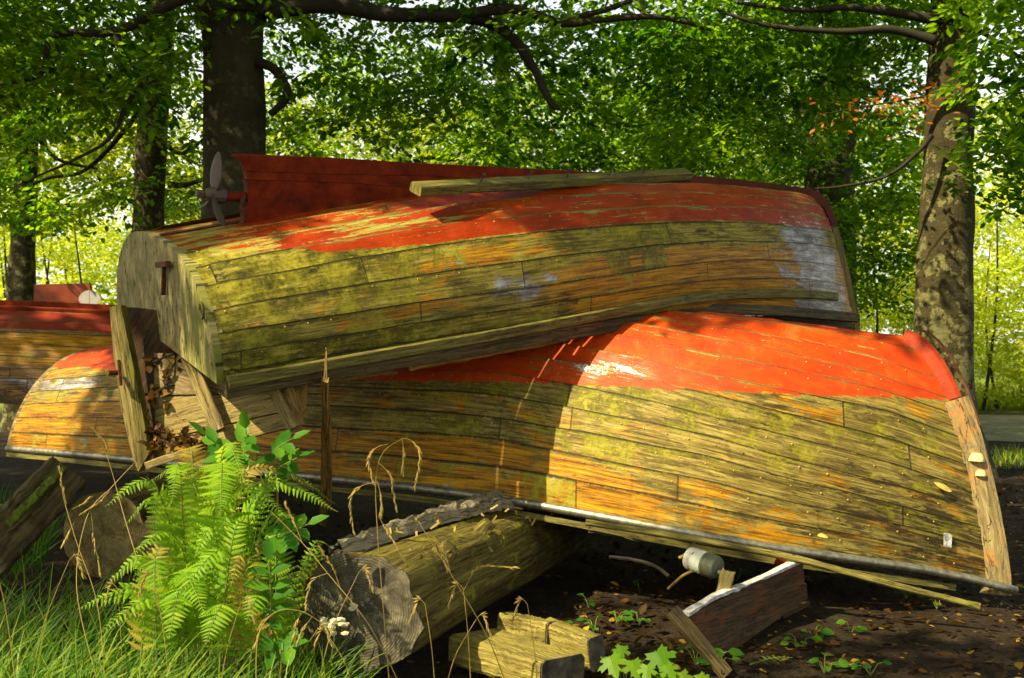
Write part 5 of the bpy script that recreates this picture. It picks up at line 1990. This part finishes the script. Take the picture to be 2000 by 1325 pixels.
seedling('ash seedling with toothed leaflets standing highest, before the bare rib', ((455, 1330, 4.1), (450, 1100, 4.15), (470, 900, 4.25)),
         [(((470, 900, 4.25), (450, 880, 4.2), (425, 868, 4.15), (402, 850, 4.12)), 3), (((470, 900, 4.25), (478, 880, 4.22), (482, 858, 4.2), (480, 838, 4.18)), 3), (((470, 900, 4.25), (445, 890, 4.15), (432, 900, 4.1)), 2)], 1, .085)
seedling('ash seedling right of the highest one, leaflets before the orange planks', ((540, 1330, 4.2), (545, 1100, 4.3), (540, 920, 4.35)),
         [(((540, 920, 4.35), (530, 890, 4.33), (545, 872, 4.3), (570, 858, 4.3)), 4), (((540, 920, 4.35), (560, 905, 4.33), (580, 895, 4.32)), 2)], 2, .078)
seedling('ash seedling with long upright leaf in front of the black gap beside the log', ((525, 1340, 4.0), (530, 1220, 4.0), (500, 1060, 4.1)),
         [(((500, 1075, 4.1), (530, 1050, 4.08), (565, 1040, 4.05), (600, 1025, 4.05)), 5), (((525, 1270, 4.0), (528, 1200, 3.95), (528, 1150, 3.95), (525, 1095, 3.95)), 5)], 3, .085)
seedling('lowest ash seedling at the foot of the ferns beside the log end', ((545, 1340, 3.9), (550, 1300, 3.9), (548, 1270, 3.9)),
         [(((548, 1290, 3.9), (560, 1270, 3.88), (575, 1262, 3.86)), 3), (((548, 1290, 3.9), (535, 1275, 3.88), (520, 1270, 3.86)), 2)], 4, .07)
mb = None

# grass tuft at the lower left
BLV = [(.009, 0, 0), (.0115, .25, .0), (.010, .5, -.05), (.0065, .76, -.16), (.0006, 1, -.36)]
BL = np.array([(sg * w, y, z) for w, y, z in BLV for sg in (-1, 1)])
BLF = [(2 * i, 2 * i + 1, 2 * i + 3, 2 * i + 2) for i in range(4)]
pp, dd, nn, ss, rn = [], [], [], [], []
for k in range(2300):
    px = 720 * R.random() ** 1.25 - 60
    py = R.uniform(1215, 1490) if px < 350 else R.uniform(1270, 1520)
    d = CAMH * FPX / (py - 662.5)
    p = P(px, py, d)
    p.z = -.01
    lean = R.gauss(.35, .45)
    pp.append(p)
    dd.append((lean, R.uniform(-.5, .3), 1.0))
    nn.append((-lean * 1.4 + R.uniform(-.8, .8), -.7, .2))
    ss.append(R.uniform(.10, .36) * (1 if px < 350 else .85))
    rn.append(R.random())
tag(leaf_object('grass', pp, dd, nn, ss, M['grass'], None, rn, BL, BLF), 'lush green grass filling the lower left corner', 'grass', kind='stuff')
pp, dd, nn, ss, rn = [], [], [], [], []
for k in range(260):
    px, py = R.uniform(-200, 90), R.uniform(960, 1100)
    d = R.uniform(6.0, 7.2)
    p = P(px, 700, d)
    p.z = 0
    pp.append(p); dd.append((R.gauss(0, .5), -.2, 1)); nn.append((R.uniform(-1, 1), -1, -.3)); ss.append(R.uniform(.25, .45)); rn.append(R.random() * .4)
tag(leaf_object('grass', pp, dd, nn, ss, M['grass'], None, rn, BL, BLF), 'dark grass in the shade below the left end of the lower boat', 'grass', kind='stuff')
# grass on the verge of the track and in the clearing
pp, dd, nn, ss, rn = [], [], [], [], []
for k in range(5200):
    if k < 2600:
        x = R.uniform(4.6, 9.5)
        y = R.uniform(10.7, 12.6) + max(0, 5.6 - x) * .6
    else:
        x, y = R.uniform(3.5, 16), R.uniform(20.6, 24)
    pp.append((x, y, 0)); dd.append((R.gauss(0, .4), R.gauss(0, .4), 1)); nn.append((R.uniform(-1, 1), -1, .1)); ss.append(R.uniform(.06, .15) if k < 2600 else R.uniform(.2, .5)); rn.append(R.random())
BL2 = BL * np.array([3.5, 1, 1])
tag(leaf_object('grass', pp, dd, nn, ss, M['meadow'], None, rn, BL2, BLF), 'bright grass along both sides of the gravel track at right', 'grass', kind='stuff')


# dry grass stalks with drooping seed heads
def stalk(label, pts, heads, seed, group=None, r=.0018):
    line = bez([P(*q) for q in pts], 8)
    root = empty('dry_grass_stalk', (line[0].x, line[0].y, line[0].z))
    tag(root, label, 'grass stalk', group)
    mb = MB()
    n = len(line)
    mb.tube(line, [r * (1 - .5 * i / n) for i in range(n)], 5)
    mb.build('culm', M['straw'], root)
    rr = random.Random(seed)
    for h in heads:
        ln = bez([P(*q) for q in h], 6)
        mb = MB()
        mb.tube(ln, r * .55, 4)
        m = len(ln)
        for i in range(int(m * .35), m):
            for k in range(2):
                d = (ln[i] - ln[i - 1]).normalized() + Vector((rr.uniform(-.3, .3), rr.uniform(-.3, .1), rr.uniform(-.3, .1)))
                mb.tube([ln[i], ln[i] + d * .011, ln[i] + d * .022], [.0009, .0026, .0005], 5)
        mb.build('seed_head', M['straw'], root)


stalk('tallest dry grass stalk arching before the lower boat, seed heads hanging in an umbrella', ((760, 1330, 3.75), (748, 1180, 3.75), (738, 1050, 3.74), (734, 940, 3.72), (748, 885, 3.70), (785, 857, 3.68)),
      [((785, 857, 3.68), (805, 862, 3.67), (820, 890, 3.66), (812, 945, 3.66)), ((785, 857, 3.68), (788, 880, 3.68), (787, 915, 3.68)), ((758, 868, 3.7), (735, 875, 3.7), (721, 900, 3.7), (728, 935, 3.7)),
       ((740, 905, 3.7), (762, 930, 3.7), (772, 985, 3.7)), ((736, 942, 3.72), (705, 950, 3.72), (686, 975, 3.72), (690, 1035, 3.72)), ((740, 1010, 3.72), (755, 1035, 3.72), (792, 1095, 3.7)),
       ((737, 940, 3.72), (745, 975, 3.72), (744, 1000, 3.72))], 1)
stalk('dry grass stalk leaning right across the big log, with hanging tips', ((990, 1340, 3.9), (950, 1240, 3.85), (880, 1120, 3.8), (830, 1040, 3.78), (815, 1018, 3.78), (790, 1022, 3.77)),
      [((880, 1120, 3.8), (872, 1090, 3.8), (868, 1070, 3.8)), ((830, 1040, 3.78), (850, 1055, 3.77), (872, 1105, 3.77)), ((905, 1155, 3.82), (935, 1110, 3.82), (1000, 1108, 3.82))], 2)
stalk('dry grass stalk crossing the dark sawn log end from upper left', ((780, 1335, 3.7), (720, 1220, 3.72), (640, 1120, 3.75), (590, 1060, 3.78), (530, 1000, 3.8)),
      [((590, 1060, 3.78), (575, 1020, 3.78), (560, 990, 3.78)), ((665, 1150, 3.74), (650, 1110, 3.74), (628, 1075, 3.74)), ((640, 1120, 3.75), (610, 1135, 3.75), (598, 1180, 3.75))], 3)
stalk('dry grass stalk bent low over the log end, with fringe of hanging seeds', ((500, 1335, 3.7), (505, 1240, 3.72), (540, 1195, 3.74), (590, 1195, 3.76), (640, 1225, 3.76)),
      [((540, 1195, 3.74), (515, 1215, 3.74), (500, 1255, 3.74)), ((590, 1195, 3.76), (580, 1215, 3.76), (575, 1240, 3.76)), ((610, 1205, 3.76), (595, 1225, 3.76), (583, 1250, 3.76))], 4)
stalk('dry seed head rising left of the fern before the tan log end', ((205, 1330, 3.9), (190, 1180, 3.95), (150, 1060, 4.0), (125, 975, 4.05), (118, 925, 4.05)),
      [((130, 985, 4.05), (122, 950, 4.05), (118, 920, 4.05)), ((140, 995, 4.05), (160, 985, 4.03), (172, 975, 4.02)), ((145, 1020, 4.02), (135, 1040, 4.02), (125, 1060, 4.0))], 5)
stalk('long dry stalk arching up left to the orange planks of the lower boat', ((190, 1330, 3.9), (150, 1150, 4.0), (170, 1010, 4.1), (220, 950, 4.15), (262, 905, 4.2)),
      [((220, 950, 4.15), (200, 975, 4.13), (165, 1000, 4.1)), ((178, 1000, 4.1), (185, 1060, 4.08), (195, 1115, 4.06))], 6)
stalk('dry stalk with pale seed head in front of the leaning post', ((300, 1330, 4.0), (290, 1180, 4.1), (240, 1000, 4.3), (212, 900, 4.4), (190, 850, 4.4)),
      [((212, 900, 4.4), (208, 870, 4.4), (186, 842, 4.4))], 7)
G_ = 'dry grass stalks in the green grass'
for k, (x, y, x2, y2) in enumerate(((30, 1330, -30, 1030), (60, 1340, 135, 1095), (330, 1340, 300, 1130), (430, 1350, 470, 1180), (620, 1345, 700, 1120), (690, 1345, 640, 1240), (850, 1350, 830, 1180), (870, 1345, 930, 1210), (920, 1350, 905, 1150),
                                    (1050, 1345, 1030, 1180), (560, 1350, 620, 1230), (240, 1345, 230, 1150))):
    d = 3.75 + .02 * k
    mx, my = (x + x2) / 2, (y + y2) / 2
    stalk('thin straw coloured stalk with one nodding seed head among the grass at the bottom', ((x, y, d), (mx - (x2 - x) * .15, my, d), (x2, y2, d)),
          [((x2, y2, d), (x2 + (12 if x2 > x else -12), y2 - 8, d), (x2 + (26 if x2 > x else -26), y2 + 25, d))], 30 + k, G_, .0018)

# leaf litter
pp, dd, nn, ss, rn = [], [], [], [], []
for k in range(9000):
    py = 662.5 + CAMH * FPX / R.uniform(3.9, 11.5)
    px = R.uniform(1120, 2150) if R.random() < .85 else R.uniform(500, 1200)
    d = CAMH * FPX / (py - 662.5)
    p = P(px, py, d)
    p.z = .012 + .02 * R.random()
    pp.append(p); dd.append((R.uniform(-1, 1), R.uniform(-1, 1), R.uniform(-.15, .25))); nn.append((R.uniform(-.5, .5), R.uniform(-.5, .5), 1)); ss.append(R.uniform(.012, .034) if R.random() < .6 else R.uniform(.03, .068))
    rn.append(R.random() ** 4.2)
tag(leaf_object('leaf_litter', pp, dd, nn, ss, M['litter'], None, rn), 'brown and yellow fallen leaves strewn over the dark soil', 'leaf litter', kind='stuff')


# small green plants on the soil
def little_plant(label, px, py, n, size, seed, mat='ash', h=.06, group=None, name='seedling'):
    q = gp(px, py)
    root = empty(name, q)
    tag(root, label, 'seedling', group)
    rr = random.Random(seed)
    mb = MB()
    pp, dd, nn, ss = [], [], [], []
    for k in range(n):
        a = rr.random() * 6.283
        r = size * rr.uniform(.3, 1.2) * (.5 + .25 * n ** .5)
        c = q + Vector((math.cos(a) * r, math.sin(a) * r, h * rr.uniform(.5, 1.3)))
        mb = MB()
        mb.tube([q, q.lerp(c, .6) + Vector((0, 0, h * .3)), c], .0016, 4)
        mb.build('stem', M['stemgreen'], root)
        pp.append(c); dd.append((math.cos(a), math.sin(a), -.1)); nn.append((rr.uniform(-.3, .3), -.5, 1)); ss.append(size * rr.uniform(.7, 1.2))
    leaf_object('foliage', pp, dd, nn, ss, M[mat], root, None, aspect=1.35)


GS = 'small seedlings on the dark soil'
for k, (x, y, n, s_, lab) in enumerate((
        (1150, 1190, 4, .05, 'four leaved seedling standing highest on the soil right of the log'), (1160, 1235, 6, .045, 'loose leafy seedling in the middle of the soil right of the log'),
        (1205, 1222, 8, .045, 'fullest small seedling on the soil between log and broken boat side'), (1248, 1222, 5, .035, 'tiny seedling nearest the ribs of the broken boat side'),
        (1090, 1240, 3, .04, 'small three leaved seedling behind the split firewood'), (1250, 1160, 2, .03, 'pair of tiny leaves in deep shade under the canister'),
        (1440, 1132, 5, .05, 'dark leaved seedling just right of the canister'), (1360, 1300, 6, .05, 'leafy seedling at the foot of the broken boat side, bottom edge'),
        (1400, 1320, 5, .06, 'broad leaved seedling at the bottom edge below the tilted rib'), (1560, 1270, 6, .045, 'pale leaved seedling on the litter right of the broken boat side'),
        (1590, 1250, 4, .05, 'seedling with drooping dark leaves on the litter under the bow'), (1610, 1315, 7, .05, 'round leaved seedling at the bottom edge under the bow'),
        (1830, 1190, 6, .045, 'seedling by the tip of the sprung strip'), (1770, 1170, 5, .04, 'seedling under the sprung strip at right'), (1660, 1240, 4, .04, 'lone pale seedling on leaf litter right of centre'),
        (1700, 1320, 5, .04, 'low seedling on leaf litter near the bottom right'), (10, 1010, 4, .09, 'pale broad leaves at the left edge beside the mossy timber'))):
    little_plant(lab, x, y, n, s_, 60 + k, 'ash' if k not in (9, 12, 16) else 'maple', .05 if s_ < .06 else .1, GS)
# perforated fern like leaf near the bottom edge
root = empty('hart_tongue_leaf', gp(1475, 1300))
tag(root, 'single long light green leaf lying at the bottom edge under the broken boat side', 'leaf')
frond([gp(1465, 1308) + Vector((0, 0, .02)), P(1490, 1290, 4.45), P(1520, 1284, 4.5), P(1548, 1285, 4.5)], .05, M['fern'], root, 91)


def maple(label, px, py, specs, seed):
    q = gp(px, py)
    root = empty('maple_seedling', q)
    tag(root, label, 'seedling', 'maple seedlings')
    rr = random.Random(seed)
    outl = [(0, .04), (.10, -.02), (.20, -.06), (.36, -.14), (.34, .0), (.46, .06), (.30, .20), (.40, .24), (.54, .26), (.66, .42), (.54, .42), (.52, .56), (.40, .50), (.22, .42), (.24, .60), (.30, .72), (.16, .76), (.12, .90), (0, 1.08)]
    outl = outl + [(-x, y) for x, y in outl[1:-1][::-1]]
    for x, y, d, s_, an in specs:
        c = P(x, y, d)
        a = math.radians(an)
        u = Vector((math.cos(a), -.25, math.sin(a)))
        nrm = Vector((rr.uniform(-.3, .3), -.75, .65))
        u = (u - nrm.normalized() * u.dot(nrm.normalized())).normalized()
        w = u.cross(nrm).normalized()
        nn_ = nrm.normalized()
        mb = MB()
        ctr = c + u * .35 * s_
        ring = [c + w * (ox * s_ * (1 + .05 * rr.uniform(-1, 1))) + u * (oy * s_) - nn_ * (.10 * s_ * (abs(ox) * 1.2 + max(0, oy - .5))) for ox, oy in outl]
        i0 = len(mb.v)
        for k in range(len(ring)):
            mb.quad([ctr, ring[k], ring[(k + 1) % len(ring)]])
        o = mb.build('leaf', M['maple'], root, attrs={'rnd': [rr.random()] * len(mb.v)}, fix=False)
        o['mw'] = root['mw']
        mb = MB()
        mb.tube([q, q.lerp(c, .5) + Vector((0, .02, .01)), c], .002, 4)
        mb.build('stalk', M['stemgreen'], o)


maple('maple seedling with largest lobed leaves at the bottom edge right of the firewood', 1220, 1340,
      [(1190, 1282, 4.0, .085, -70), (1235, 1290, 3.98, .075, -80), (1215, 1262, 4.05, .055, -100), (1280, 1272, 4.0, .10, -60), (1265, 1300, 3.95, .06, -95), (1300, 1300, 3.95, .06, -60)], 1)
maple('smaller maple seedling half cut by the bottom edge, right of the larger one', 1320, 1350,
      [(1330, 1312, 3.95, .065, -80), (1300, 1318, 3.95, .05, -110), (1365, 1318, 3.97, .05, -60)], 2)

# shade: comes from the unseen canopy added to the beeches earlier
finish()
